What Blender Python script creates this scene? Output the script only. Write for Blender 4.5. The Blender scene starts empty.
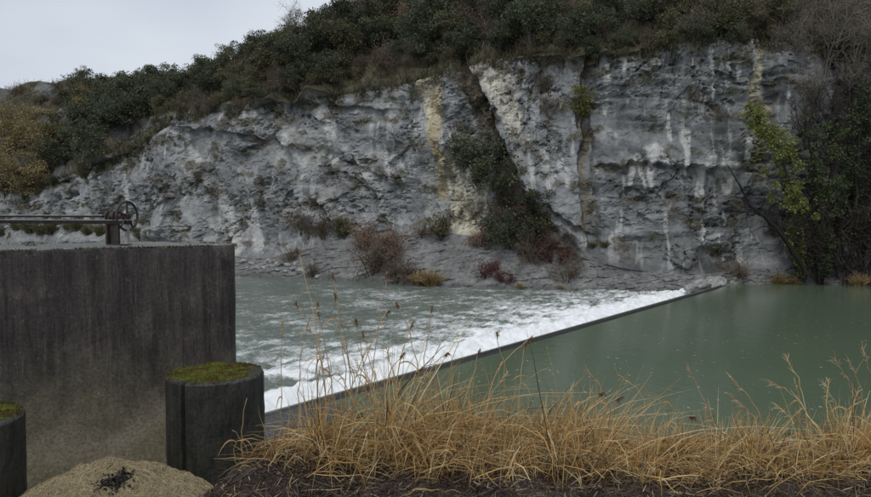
import bpy, math, random
import numpy as np
from mathutils import Vector
from mathutils.bvhtree import BVHTree

# ------------------------------------------------------------------ camera, sky, sun, exposure
scene = bpy.context.scene
col = scene.collection
FPX, CX, CY, HOR = 684.0, 435.5, 248.5, 215.0
PITCH = math.atan((CY - HOR) / FPX)
CAM_Z = 4.5
cam_d = bpy.data.cameras.new('camera')
cam = bpy.data.objects.new('camera', cam_d)
col.objects.link(cam)
cam.location = (0, 0, CAM_Z)
cam.rotation_euler = (math.radians(90) - PITCH, 0, 0)
cam_d.sensor_width = 36.0
cam_d.lens = FPX / 871.0 * 36.0
cam_d.clip_end = 2000
cam_d.clip_start = 0.1
scene.camera = cam

SUN_EL, SUN_AZ = 58.0, 200.0      # azimuth clockwise from +Y
world = bpy.data.worlds.new('World')
scene.world = world
world.use_nodes = True
nt = world.node_tree
nt.nodes.clear()
out = nt.nodes.new('ShaderNodeOutputWorld')
bg = nt.nodes.new('ShaderNodeBackground')
sky = nt.nodes.new('ShaderNodeTexSky')
sky.sky_type = 'NISHITA'
sky.sun_disc = False
sky.sun_elevation = math.radians(SUN_EL)
sky.sun_rotation = math.radians(SUN_AZ)
sky.dust_density = 3.0
hsv = nt.nodes.new('ShaderNodeHueSaturation')
hsv.inputs['Saturation'].default_value = 0.35
mixc = nt.nodes.new('ShaderNodeMix'); mixc.data_type = 'RGBA'
mixc.inputs['Factor'].default_value = 0.85
tc = nt.nodes.new('ShaderNodeTexCoord')
mp = nt.nodes.new('ShaderNodeMapping'); mp.inputs['Scale'].default_value = (1, 1, 2.6)
nz = nt.nodes.new('ShaderNodeTexNoise'); nz.inputs['Scale'].default_value = 2.2
nz.inputs['Detail'].default_value = 4; nz.inputs['Roughness'].default_value = 0.5
rp = nt.nodes.new('ShaderNodeValToRGB')
rp.color_ramp.elements[0].position = 0.33; rp.color_ramp.elements[0].color = (4.5, 5.0, 5.75, 1)
rp.color_ramp.elements[1].position = 0.68; rp.color_ramp.elements[1].color = (5.9, 6.3, 6.9, 1)
nt.links.new(tc.outputs['Generated'], mp.inputs['Vector'])
nt.links.new(mp.outputs['Vector'], nz.inputs['Vector'])
nt.links.new(nz.outputs['Fac'], rp.inputs['Fac'])
nt.links.new(sky.outputs['Color'], hsv.inputs['Color'])
nt.links.new(hsv.outputs['Color'], mixc.inputs['A'])
nt.links.new(rp.outputs['Color'], mixc.inputs['B'])
nt.links.new(mixc.outputs['Result'], bg.inputs['Color'])
bg.inputs['Strength'].default_value = 0.10
nt.links.new(bg.outputs['Background'], out.inputs['Surface'])

sun_d = bpy.data.lights.new('sun', 'SUN')
sun_d.energy = 0.95
sun_d.angle = math.radians(30)
sun_d.color = (1.0, 0.97, 0.93)
sun = bpy.data.objects.new('sun', sun_d)
col.objects.link(sun)
el, az = math.radians(SUN_EL), math.radians(SUN_AZ)
to_sun = Vector((math.sin(az) * math.cos(el), math.cos(az) * math.cos(el), math.sin(el)))
sun.rotation_euler = to_sun.to_track_quat('Z', 'Y').to_euler()
sun.location = (0, -10, 40)

scene.view_settings.view_transform = 'Standard'
scene.view_settings.look = 'None'
scene.view_settings.exposure = 0.38
scene.view_settings.gamma = 1.0
scene.view_settings.use_curve_mapping = False
scene.render.engine = 'CYCLES'
scene.cycles.max_bounces = 6

# ------------------------------------------------------------------ helpers
RNG = np.random.default_rng(7)
random.seed(7)
A = np.array


def ray(px, py):
    """direction in the world of the line of sight through a photograph pixel"""
    x, y = (px - CX) / FPX, -(py - CY) / FPX
    c, s = math.cos(PITCH), math.sin(PITCH)
    return A([x, c + y * s, y * c - s])


def at_z(px, py, z):
    d = ray(px, py)
    t = (z - CAM_Z) / d[2]
    return A([0, 0, CAM_Z]) + d * t


def at_y(px, py, Y):
    d = ray(px, py)
    return A([0, 0, CAM_Z]) + d * (Y / d[1])


PERM = np.random.default_rng(3).permutation(4096)
PERM = np.concatenate([PERM, PERM])
RV = np.random.default_rng(4).random((4096, 4))


def hsh(i, j, k=0):
    return PERM[(PERM[(PERM[i & 4095] + j) & 4095] + k) & 4095]


def perlin(x, y, seed=0):
    xi, yi = np.floor(x).astype(np.int64), np.floor(y).astype(np.int64)
    xf, yf = x - xi, y - yi
    u = xf * xf * xf * (xf * (xf * 6 - 15) + 10)
    v = yf * yf * yf * (yf * (yf * 6 - 15) + 10)

    def g(i, j, dx, dy):
        a = RV[hsh(i, j, seed), 0] * 2 * np.pi
        return np.cos(a) * dx + np.sin(a) * dy
    n00 = g(xi, yi, xf, yf); n10 = g(xi + 1, yi, xf - 1, yf)
    n01 = g(xi, yi + 1, xf, yf - 1); n11 = g(xi + 1, yi + 1, xf - 1, yf - 1)
    return ((n00 * (1 - u) + n10 * u) * (1 - v) + (n01 * (1 - u) + n11 * u) * v) * 1.5


def fbm(x, y, seed=0, octv=4, gain=0.5):
    t, a, f = 0, 1.0, 1.0
    for o in range(octv):
        t = t + a * perlin(x * f, y * f, seed + o * 17)
        a *= gain; f *= 2.03
    return t


def worley(x, y, seed=0):
    xi, yi = np.floor(x).astype(np.int64), np.floor(y).astype(np.int64)
    f1 = np.full(x.shape, 9.0); f2 = np.full(x.shape, 9.0)
    cid = np.zeros(x.shape, np.int64); dx1 = np.zeros(x.shape); dy1 = np.zeros(x.shape)
    for i in (-1, 0, 1):
        for j in (-1, 0, 1):
            h = hsh(xi + i, yi + j, seed)
            dx = x - (xi + i + 0.1 + 0.8 * RV[h, 0]); dy = y - (yi + j + 0.1 + 0.8 * RV[h, 1])
            d = np.maximum(np.abs(dx), np.abs(dy)) * 0.75 + np.sqrt(dx * dx + dy * dy) * 0.35
            new = d < f1
            f2 = np.where(new, f1, np.minimum(f2, d))
            cid = np.where(new, h, cid); dx1 = np.where(new, dx, dx1); dy1 = np.where(new, dy, dy1)
            f1 = np.where(new, d, f1)
    return f1, f2, cid, dx1, dy1


def sstep(a, b, x):
    t = np.clip((x - a) / (b - a), 0, 1)
    return t * t * (3 - 2 * t)


def mesh_data(name, V, F, C=None, smooth=False, extra=None):
    V = np.asarray(V, np.float32); F = np.asarray(F, np.int32)
    m = bpy.data.meshes.new(name)
    n, k = F.shape
    m.vertices.add(len(V)); m.vertices.foreach_set('co', V.ravel())
    m.loops.add(n * k); m.loops.foreach_set('vertex_index', F.ravel())
    m.polygons.add(n)
    m.polygons.foreach_set('loop_start', np.arange(0, n * k, k, dtype=np.int32))
    m.polygons.foreach_set('loop_total', np.full(n, k, np.int32))
    m.polygons.foreach_set('use_smooth', np.full(n, smooth))
    m.update(calc_edges=True)
    if C is not None:
        a = m.attributes.new('tint', 'FLOAT_COLOR', 'POINT')
        C = np.asarray(C, np.float32)
        if C.shape[1] == 3:
            C = np.hstack([C, np.ones((len(C), 1), np.float32)])
        a.data.foreach_set('color', C.ravel())
    if extra:
        for nm, arr in extra.items():
            a = m.attributes.new(nm, 'FLOAT', 'POINT')
            a.data.foreach_set('value', np.asarray(arr, np.float32).ravel())
    return m


def link(name, mesh, mat=None, parent=None):
    o = bpy.data.objects.new(name, mesh)
    col.objects.link(o)
    if mat is not None and mesh is not None and not mesh.materials:
        mesh.materials.append(mat)
    if parent is not None:
        o.parent = parent
    return o


def tag(o, label=None, cat=None, group=None, kind=None):
    if label: o['label'] = label
    if cat: o['category'] = cat
    if group: o['group'] = group
    if kind: o['kind'] = kind
    return o


def empty(name, loc=(0, 0, 0), rz=0.0, sc=1.0):
    o = bpy.data.objects.new(name, None)
    col.objects.link(o)
    o.empty_display_size = 0.2
    o.location = loc; o.rotation_euler = (0, 0, rz)
    o.scale = (sc, sc, sc) if np.isscalar(sc) else sc
    return o


def cat(parts):
    Vs, Fs, Cs, n = [], [], [], 0
    for p in parts:
        Vs.append(p[0]); Fs.append(p[1] + n); n += len(p[0])
        if len(p) > 2 and p[2] is not None: Cs.append(p[2])
    return np.vstack(Vs), np.vstack(Fs), (np.vstack(Cs) if Cs else None)


def grid_faces(nr, nc):
    i = np.arange(nr - 1)[:, None] * nc + np.arange(nc - 1)[None, :]
    i = i.ravel()
    return np.stack([i, i + 1, i + nc + 1, i + nc], 1)


def tube(P, R, sides=6, cap=True):
    P = np.asarray(P, float); R = np.broadcast_to(np.asarray(R, float), (len(P),))
    T = np.gradient(P, axis=0); T /= np.linalg.norm(T, axis=1)[:, None] + 1e-9
    up = A([0, 0, 1.0]) if abs(T[0, 2]) < 0.9 else A([1.0, 0, 0])
    N = np.cross(T, up); N /= np.linalg.norm(N, axis=1)[:, None] + 1e-9
    B = np.cross(T, N)
    a = np.arange(sides) / sides * 2 * np.pi
    V = P[:, None, :] + R[:, None, None] * (np.cos(a)[None, :, None] * N[:, None, :] + np.sin(a)[None, :, None] * B[:, None, :])
    V = V.reshape(-1, 3)
    F = []
    n = len(P)
    i = np.arange(n - 1)[:, None] * sides; j = np.arange(sides)[None, :]; j2 = (j + 1) % sides
    F = np.stack([(i + j).ravel(), (i + j2).ravel(), (i + sides + j2).ravel(), (i + sides + j).ravel()], 1)
    if cap:
        V = np.vstack([V, P[0], P[-1]])
        c0, c1 = len(V) - 2, len(V) - 1
        cf = []
        for q in range(0, sides, 2):
            cf.append((c0, (q + 2) % sides, (q + 1) % sides, q))
            b = (n - 1) * sides
            cf.append((c1, b + q, b + (q + 1) % sides, b + (q + 2) % sides))
        if sides % 2 == 0:
            F = np.vstack([F, A(cf)])
    return V, F


def box(c, d, ax=None):
    """box of full size d centred at c, ax = rows of local axes"""
    c = A(c, float); h = A(d, float) / 2
    S = A([[x, y, z] for z in (-1, 1) for y in (-1, 1) for x in (-1, 1)], float) * h
    if ax is not None: S = S @ A(ax, float)
    F = A([[0, 2, 3, 1], [4, 5, 7, 6], [0, 1, 5, 4], [2, 6, 7, 3], [0, 4, 6, 2], [1, 3, 7, 5]])
    return S + c, F


def ribbons(P, W, Cc):
    """P (n,k,3) centre lines, W (n,k) half widths, Cc (n,3) colours -> mesh of flat strips turned at random"""
    n, k, _ = P.shape
    T = np.gradient(P, axis=1)
    T /= np.linalg.norm(T, axis=2)[:, :, None] + 1e-9
    r = RNG.normal(size=(n, 1, 3))
    S = np.cross(T, np.broadcast_to(r, T.shape)); S /= np.linalg.norm(S, axis=2)[:, :, None] + 1e-9
    L = P - S * W[:, :, None]; Rr = P + S * W[:, :, None]
    V = np.stack([L, Rr], 2).reshape(-1, 3)
    base = (np.arange(n) * k * 2)[:, None] + (np.arange(k - 1) * 2)[None, :]
    base = base.ravel()
    F = np.stack([base, base + 1, base + 3, base + 2], 1)
    C = np.repeat(Cc, k * 2, axis=0)
    return V, F, C


# ------------------------------------------------------------------ materials
def new_mat(name):
    m = bpy.data.materials.new(name); m.use_nodes = True
    t = m.node_tree; b = t.nodes['Principled BSDF']
    return m, t, b


def N(t, typ, **kw):
    n = t.nodes.new(typ)
    for k, v in kw.items():
        if k in n.inputs: n.inputs[k].default_value = v
        else: setattr(n, k, v)
    return n


def mixrgb(t, f, a, b, blend='MIX'):
    n = t.nodes.new('ShaderNodeMix'); n.data_type = 'RGBA'; n.blend_type = blend
    for k, v in (('Factor', f), ('A', a), ('B', b)):
        if hasattr(v, 'links'): t.links.new(v, n.inputs[k])
        elif isinstance(v, (int, float)): n.inputs[k].default_value = v
        else: n.inputs[k].default_value = (*v, 1)
    return n.outputs['Result']


def noise(t, vec, scale, detail=5, rough=0.55):
    n = N(t, 'ShaderNodeTexNoise'); n.inputs['Scale'].default_value = scale
    n.inputs['Detail'].default_value = detail; n.inputs['Roughness'].default_value = rough
    if vec is not None: t.links.new(vec, n.inputs['Vector'])
    return n.outputs['Fac']


def ramp(t, fac, p0, p1, c0=(0, 0, 0), c1=(1, 1, 1)):
    n = N(t, 'ShaderNodeValToRGB'); e = n.color_ramp.elements
    e[0].position, e[1].position = p0, p1
    e[0].color, e[1].color = (*c0, 1), (*c1, 1)
    t.links.new(fac, n.inputs['Fac'])
    return n.outputs['Color']


def bump(t, b, h, strength, dist):
    n = N(t, 'ShaderNodeBump'); n.inputs['Strength'].default_value = strength; n.inputs['Distance'].default_value = dist
    t.links.new(h, n.inputs['Height']); t.links.new(n.outputs['Normal'], b.inputs['Normal'])


def objvec(t, scale=(1, 1, 1)):
    c = N(t, 'ShaderNodeTexCoord'); m = N(t, 'ShaderNodeMapping'); m.inputs['Scale'].default_value = scale
    t.links.new(c.outputs['Object'], m.inputs['Vector'])
    return m.outputs['Vector']


def tint_mat(name, rough=0.6, spec=0.3, objvar=0.25, trans=0.0, fine=None, bmp=None):
    """colour from the tint attribute of the mesh, varied per object, with fine grain"""
    m, t, b = new_mat(name)
    a = N(t, 'ShaderNodeAttribute'); a.attribute_name = 'tint'
    c = a.outputs['Color']
    if objvar:
        oi = N(t, 'ShaderNodeObjectInfo')
        mr = N(t, 'ShaderNodeMapRange'); mr.inputs['To Min'].default_value = 1 - objvar; mr.inputs['To Max'].default_value = 1 + objvar
        t.links.new(oi.outputs['Random'], mr.inputs['Value'])
        c = mixrgb(t, 1.0, c, mr.outputs['Result'], 'MULTIPLY')
    if fine:
        f = noise(t, objvec(t), fine, 6, 0.65)
        c = mixrgb(t, 1.0, c, ramp(t, f, 0.28, 0.72, (0.62, 0.62, 0.62), (1.3, 1.3, 1.3)), 'MULTIPLY')
        if bmp: bump(t, b, f, bmp[0], bmp[1])
    t.links.new(c, b.inputs['Base Color'])
    b.inputs['Roughness'].default_value = rough
    b.inputs['Specular IOR Level'].default_value = spec
    if trans:
        tr = N(t, 'ShaderNodeBsdfTranslucent'); t.links.new(c, tr.inputs['Color'])
        mx = N(t, 'ShaderNodeMixShader'); mx.inputs['Fac'].default_value = trans
        o = t.nodes['Material Output']
        t.links.new(b.outputs[0], mx.inputs[1]); t.links.new(tr.outputs[0], mx.inputs[2])
        t.links.new(mx.outputs[0], o.inputs['Surface'])
    return m


M_ROCK = tint_mat('wet limestone and marl', 0.62, 0.35, 0, 0, 2.6, (0.9, 0.12))
M_SOIL = tint_mat('hillside soil', 0.85, 0.2, 0, 0, 1.5, (0.8, 0.15))
M_LEAF = tint_mat('leaves', 0.55, 0.3, 0.22, 0.2)
M_BARK = tint_mat('bark and twigs', 0.8, 0.2, 0.2, 0)
M_STRAW = tint_mat('dry straw', 0.55, 0.3, 0, 0.22)
M_MULCH = tint_mat('wet plant litter', 0.6, 0.35, 0, 0)

# concrete of the sluice wall
def concrete_mat(name, dark, mid, pale, algae, zlo, zhi, wet=0.55, dr=1.0):
    m, t, b = new_mat(name)
    streak = noise(t, objvec(t, (9, 9, 0.7)), 1.0, 10, 0.78)
    blot = noise(t, objvec(t), 1.6, 10, 0.72)
    fine = noise(t, objvec(t), 28, 5, 0.7)
    c = mixrgb(t, ramp(t, streak, 0.42, 0.60), dark, mid)
    c = mixrgb(t, ramp(t, blot, 0.55, 0.75), c, mixrgb(t, 0.25, mid, pale))
    drip = noise(t, objvec(t, (26, 26, 1.1)), 1.0, 8, 0.7)
    c = mixrgb(t, mixrgb(t, 1 - 0.4 * dr, ramp(t, drip, 0.56, 0.72), (0, 0, 0)), c, pale)
    c = mixrgb(t, mixrgb(t, 1 - 0.65 * dr, ramp(t, drip, 0.46, 0.32), (0, 0, 0)), c, (0.012, 0.011, 0.011))
    spots = ramp(t, noise(t, objvec(t), 9, 4, 0.7), 0.62, 0.74)
    c = mixrgb(t, mixrgb(t, 0.75, spots, (0, 0, 0)), c, pale)
    # lime and algae bloom towards the foot, ragged edge
    g = N(t, 'ShaderNodeNewGeometry'); sx = N(t, 'ShaderNodeSeparateXYZ'); t.links.new(g.outputs['Position'], sx.inputs['Vector'])
    ad = N(t, 'ShaderNodeMath'); ad.operation = 'MULTIPLY_ADD'; ad.inputs[1].default_value = 1.5
    t.links.new(noise(t, objvec(t, (1.4, 1.4, 0.8)), 1.2, 6, 0.6), ad.inputs[0]); t.links.new(sx.outputs['Z'], ad.inputs[2])
    mr = N(t, 'ShaderNodeMapRange'); mr.interpolation_type = 'SMOOTHSTEP'
    mr.inputs['From Min'].default_value = zhi + 0.75; mr.inputs['From Max'].default_value = zlo + 0.75
    mr.inputs['To Min'].default_value = 0.0; mr.inputs['To Max'].default_value = 0.88
    t.links.new(ad.outputs[0], mr.inputs['Value'])
    c = mixrgb(t, mr.outputs['Result'], c, mixrgb(t, ramp(t, blot, 0.4, 0.65), algae, pale))
    c = mixrgb(t, 1.0, c, ramp(t, fine, 0.3, 0.7, (0.55, 0.55, 0.55), (1.4, 1.4, 1.4)), 'MULTIPLY')
    t.links.new(c, b.inputs['Base Color'])
    b.inputs['Roughness'].default_value = wet
    b.inputs['Specular IOR Level'].default_value = 0.35
    bump(t, b, fine, 0.5, 0.012)
    return m


M_WALL = concrete_mat('stained wall concrete', (0.029, 0.0235, 0.022), (0.082, 0.068, 0.061), (0.38, 0.335, 0.25), (0.235, 0.215, 0.125), 1.5, 2.95, 0.55, 0.5)
M_POST = concrete_mat('wet dark concrete', (0.025, 0.025, 0.021), (0.05, 0.048, 0.041), (0.10, 0.095, 0.08), (0.045, 0.046, 0.03), 0.9, 1.8, 0.5, 0.2)
M_TOP = concrete_mat('lichened concrete top', (0.16, 0.16, 0.15), (0.25, 0.25, 0.24), (0.36, 0.36, 0.34), (0.1, 0.11, 0.05), -3, -2)
M_SILL = concrete_mat('weir concrete', (0.022, 0.023, 0.022), (0.05, 0.05, 0.048), (0.12, 0.12, 0.115), (0.04, 0.045, 0.035), -3, -1, 0.3)


M_WET = concrete_mat('wet slab concrete', (0.07, 0.075, 0.075), (0.13, 0.135, 0.135), (0.2, 0.2, 0.195), (0.1, 0.105, 0.1), -3, -1, 0.22)  # wet slab, paler than the sill: reflected sky is put into the colour


def plain_mat(name, c0, c1, scale, rough, metal=0.0, bmp=0.3):
    m, t, b = new_mat(name)
    f = noise(t, objvec(t), scale, 6, 0.65)
    t.links.new(ramp(t, f, 0.35, 0.66, c0, c1), b.inputs['Base Color'])
    b.inputs['Roughness'].default_value = rough; b.inputs['Metallic'].default_value = metal
    bump(t, b, f, bmp, 0.01)
    return m


M_STEEL = plain_mat('weathered grey steel', (0.045, 0.042, 0.04), (0.15, 0.145, 0.135), 14, 0.5)
M_RUST = plain_mat('rusty iron', (0.014, 0.012, 0.011), (0.055, 0.036, 0.028), 18, 0.6)
M_MOSS = tint_mat('moss', 0.8, 0.1, 0, 0.15, 12, None)
M_STONE = plain_mat('river stone', (0.12, 0.12, 0.115), (0.38, 0.375, 0.36), 4, 0.6)

# still green water above the weir
m, t, b = new_mat('green river water')
M_WATER = m
v1 = noise(t, objvec(t, (0.05, 0.09, 1)), 1.0, 3)
c = mixrgb(t, ramp(t, v1, 0.35, 0.65), (0.080, 0.110, 0.070), (0.096, 0.128, 0.084))
vor = N(t, 'ShaderNodeTexVoronoi'); vor.inputs['Scale'].default_value = 4.2; vor.inputs['Randomness'].default_value = 1.0
t.links.new(objvec(t, (1, 0.6, 1)), vor.inputs['Vector'])
rr = N(t, 'ShaderNodeMath'); rr.operation = 'MULTIPLY_ADD'     # random size of each fleck of foam
sep = N(t, 'ShaderNodeSeparateColor'); t.links.new(vor.outputs['Color'], sep.inputs['Color'])
t.links.new(sep.outputs['Red'], rr.inputs[0]); rr.inputs[1].default_value = 0.19; rr.inputs[2].default_value = -0.04
lt = N(t, 'ShaderNodeMath'); lt.operation = 'LESS_THAN'; t.links.new(vor.outputs['Distance'], lt.inputs[0]); t.links.new(rr.outputs[0], lt.inputs[1])
fl = N(t, 'ShaderNodeMath'); fl.operation = 'MULTIPLY'; t.links.new(lt.outputs[0], fl.inputs[0]); fl.inputs[1].default_value = 0.42
c = mixrgb(t, fl.outputs[0], c, (0.62, 0.66, 0.62))
t.links.new(c, b.inputs['Base Color'])
b.inputs['Roughness'].default_value = 0.12
b.inputs['IOR'].default_value = 1.33
bump(t, b, noise(t, objvec(t, (1, 0.55, 1)), 3.2, 4, 0.6), 0.16, 0.08)

# broken water below the weir: foam from the mesh attribute
m, t, b = new_mat('broken river water')
M_RAPID = m
fa = N(t, 'ShaderNodeAttribute'); fa.attribute_name = 'foam'
fine = noise(t, objvec(t, (1, 1, 1)), 9.0, 6, 0.75)
ad = N(t, 'ShaderNodeMath'); ad.operation = 'MULTIPLY_ADD'; ad.inputs[1].default_value = 1.25
t.links.new(fine, ad.inputs[0]); t.links.new(fa.outputs['Fac'], ad.inputs[2])
fm = ramp(t, ad.outputs[0], 0.80, 1.0)
mr = N(t, 'ShaderNodeMapRange'); mr.inputs['From Min'].default_value = 0.62; mr.inputs['From Max'].default_value = 1.50; mr.interpolation_type = 'SMOOTHSTEP'
t.links.new(ad.outputs[0], mr.inputs['Value'])
wc = mixrgb(t, noise(t, objvec(t, (0.2, 0.2, 1)), 1.0, 3), (0.098, 0.122, 0.098), (0.135, 0.16, 0.138))
t.links.new(mixrgb(t, mr.outputs['Result'], wc, (0.80, 0.82, 0.82)), b.inputs['Base Color'])
r2 = N(t, 'ShaderNodeMapRange'); r2.inputs['To Min'].default_value = 0.16; r2.inputs['To Max'].default_value = 0.7
t.links.new(mr.outputs['Result'], r2.inputs['Value']); t.links.new(r2.outputs['Result'], b.inputs['Roughness'])
b.inputs['IOR'].default_value = 1.33
bump(t, b, noise(t, objvec(t), 5.0, 5, 0.65), 0.55, 0.07)

# ------------------------------------------------------------------ the cliff and the hillside above it
ZD = -0.5                                           # river level below the weir
# stations along the far shore: photograph column, shore point, talus top (back, z), rim (back, z), ridge (back, z)
ST = [
    ((-140, 108), (3, 1.5), (9, 6), (34, 24)),
    ((-80, 82), (3, 1.5), (6, 7), (26, 23.0)),
    ((-63, 75.5), (3, 1.5), (6, 7), (25, 24.6)),
    ((-52, 71.5), (3, 1.5), (5, 7), (24, 23.4)),
    ((-43.0, 68), (3, 1.8), (5, 8.0), (22, 22.0)),
    ((-33.0, 63.5), (3, 2.0), (5, 10.5), (20, 22.8)),
    ((-26.0, 60), (3, 2.0), (5, 13.5), (18, 23.8)),
    (tuple(at_z(232, 276, ZD)[:2]), (3.2, 0.5), (5, 14.3), (16, 25.0)),
    (tuple(at_z(333, 279, ZD)[:2]), (4.5, 2.6), (6.2, 15.0), (16, 27.5)),
    (tuple(at_z(409, 285, ZD)[:2]), (5.0, 3.2), (6.8, 15.9), (18, 28)),
    (tuple(at_z(500, 289.5, ZD)[:2]), (4.6, 2.6), (6.4, 16.6), (20, 31)),
    (tuple(at_z(570, 290.5, ZD)[:2]), (3.4, 1.9), (5.4, 16.2), (20, 32)),
    (tuple(at_z(627, 290.5, ZD)[:2]), (1.6, 0.6), (3.6, 15.6), (20, 31)),
    ((16.9, 43.4), (0.9, 0.5), (3.2, 16.4), (20, 32)),
    ((21.2, 44.6), (1.2, 0.8), (3.6, 16.8), (20, 32)),
    ((27.5, 43.2), (2.0, 1.2), (5.0, 16.0), (20, 32)),
    ((38, 41.5), (2.0, 1.2), (5.0, 16.0), (20, 32)),
    ((60, 36), (2.0, 1.2), (5.0, 15.0), (20, 30)),
    ((95, 25), (2.0, 1.2), (5.0, 14.0), (20, 28)),
]
sx = A([s[0] for s in ST], float)
sl = np.concatenate([[0], np.cumsum(np.linalg.norm(np.diff(sx, axis=0), axis=1))])
ctrl = A([[*s[1], *s[2], *s[3]] for s in ST], float)
# columns: fine where the photograph looks
s_cols = []
s_now = 0.0
i0, i1 = sl[4] - 14, sl[15] + 4
while s_now < sl[-1]:
    s_cols.append(s_now)
    s_now += 0.088 if i0 < s_now < i1 else (0.25 if i0 - 40 < s_now <= i0 else 0.6)
s_cols = A(s_cols)


def smooth_interp(vals):
    v = np.interp(s_cols, sl, vals)
    g = np.arange(-6, 6.01, 0.5)
    w = np.exp(-(g / 2.2) ** 2); w /= w.sum()
    return sum(wi * np.interp(s_cols + gi, sl, vals) for wi, gi in zip(w, g))


SX, SY = smooth_interp(sx[:, 0]), smooth_interp(sx[:, 1])
CT = [smooth_interp(ctrl[:, k]) for k in range(6)]
tx, ty = np.gradient(SX, s_cols), np.gradient(SY, s_cols)
bx_, by_ = -ty, tx                                  # away from the river
kk = np.exp(-(np.arange(-60, 61) / 30.0) ** 2); kk /= kk.sum()
bx_ = np.convolve(np.pad(bx_, 60, 'edge'), kk, 'valid'); by_ = np.convolve(np.pad(by_, 60, 'edge'), kk, 'valid')
ln = np.hypot(bx_, by_); bx_, by_ = bx_ / ln, by_ / ln

rows = []                                           # (profile segment, fraction)
rows += [(0, q) for q in np.linspace(0, 1, 8, endpoint=False)]
rows += [(1, q) for q in np.linspace(0, 1, 56, endpoint=False)]
rows += [(2, q) for q in np.linspace(0, 1, 175, endpoint=False)]
R_RIM = len(rows)
rows += [(3, q) for q in np.linspace(0, 1, 76, endpoint=False)]
rows += [(4, q) for q in np.linspace(0, 1, 8)]
nr, nc = len(rows), len(s_cols)
zw = np.full(nc, ZD)
prof_b = [np.full(nc, -4.0), np.zeros(nc), CT[0], CT[2], CT[4], CT[4] + 40]
prof_z = [zw - 2.0, zw, CT[1], CT[3], CT[5], CT[5] - 6]
Bm, Zm, Pm = np.zeros((nr, nc)), np.zeros((nr, nc)), np.zeros((nr, nc))
seg_len = [np.hypot(prof_b[k + 1] - prof_b[k], prof_z[k + 1] - prof_z[k]) for k in range(5)]
acc = [-seg_len[0], 0 * zw, seg_len[1], seg_len[1] + seg_len[2], seg_len[1] + seg_len[2] + seg_len[3]]
for r, (k, q) in enumerate(rows):
    Bm[r] = prof_b[k] + (prof_b[k + 1] - prof_b[k]) * q
    Zm[r] = prof_z[k] + (prof_z[k + 1] - prof_z[k]) * q
    Pm[r] = acc[k] + seg_len[k] * q
segk = A([k for k, q in rows])[:, None] + 0 * Bm
# round the rim and the talus foot of the profile a little
for _ in range(10):
    Bm[1:-1] = (Bm[:-2] + 2 * Bm[1:-1] + Bm[2:]) / 4
    Zm[1:-1] = (Zm[:-2] + 2 * Zm[1:-1] + Zm[2:]) / 4
Sm = np.broadcast_to(s_cols, Bm.shape)
Pz = Zm                                             # strata follow height
# base sheet for looking up where photograph features lie on the slope
def sheet(Bx, Zx):
    return np.stack([SX + bx_ * Bx, SY + by_ * Bx, Zx], 2)


base = sheet(Bm, Zm)
cs, rs = 5, 4
def bvh_of(Vg):
    sub = Vg[::rs, ::cs]
    F = grid_faces(sub.shape[0], sub.shape[1])
    return BVHTree.FromPolygons([Vector(v) for v in sub.reshape(-1, 3)], [tuple(int(q) for q in f) for f in F]), sub


bvh0, sub0 = bvh_of(base)
subS, subP = Sm[::rs, ::cs].reshape(-1), Zm[::rs, ::cs].reshape(-1)
subV = sub0.reshape(-1, 3)


def hit(px, py, tree=None):
    d = Vector(ray(px, py)).normalized()
    loc, nrm, idx, dist = (tree or bvh0).ray_cast(Vector((0, 0, CAM_Z)), d)
    return None if loc is None else A(loc)


def sp(px, py):
    """surface coordinates (s along the shore, z height) of a photograph pixel on the cliff"""
    p = hit(px, py)
    k = np.argmin(((subV - p) ** 2).sum(1))
    return subS[k], p[2]


BANDN = {}


def band(pts, width, rag=0.5, seed=5):
    """soft mask of a ragged stain band along pixels pts, width in metres"""
    q = A([sp(*p) for p in pts])
    if seed not in BANDN: BANDN[seed] = (fbm(Sm / 1.1, Zm / 2.2, seed, 4), fbm(Sm / 1.3, Zm / 1.6, seed + 3, 3))
    ws = Sm + rag * BANDN[seed][0]
    wz = Zm + rag * 0.5 * BANDN[seed][1]
    best = np.full(Sm.shape, 99.0)
    for k in range(len(q) - 1):
        a, b_ = q[k], q[k + 1]
        d = b_ - a; L2 = (d ** 2).sum() + 1e-9
        tt = np.clip(((ws - a[0]) * d[0] + (wz - a[1]) * d[1]) / L2, 0, 1)
        w = width if np.isscalar(width) else width[k] + (width[k + 1] - width[k]) * tt
        dd = np.hypot(ws - a[0] - d[0] * tt, wz - a[1] - d[1] * tt) / w
        best = np.minimum(best, dd)
    return 1 - sstep(0.6, 1.15, best)


face = sstep(0.0, 1.2, Zm - np.broadcast_to(CT[1], Zm.shape) + 0.3) * (1 - sstep(-0.6, 0.8, Zm - np.broadcast_to(CT[3], Zm.shape)))
face = np.where(segk <= 2, face, 0)
talus = np.where(segk <= 1, 1.0, 0.0)
slope = np.where(segk >= 3, 1.0, 0.0)

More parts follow.
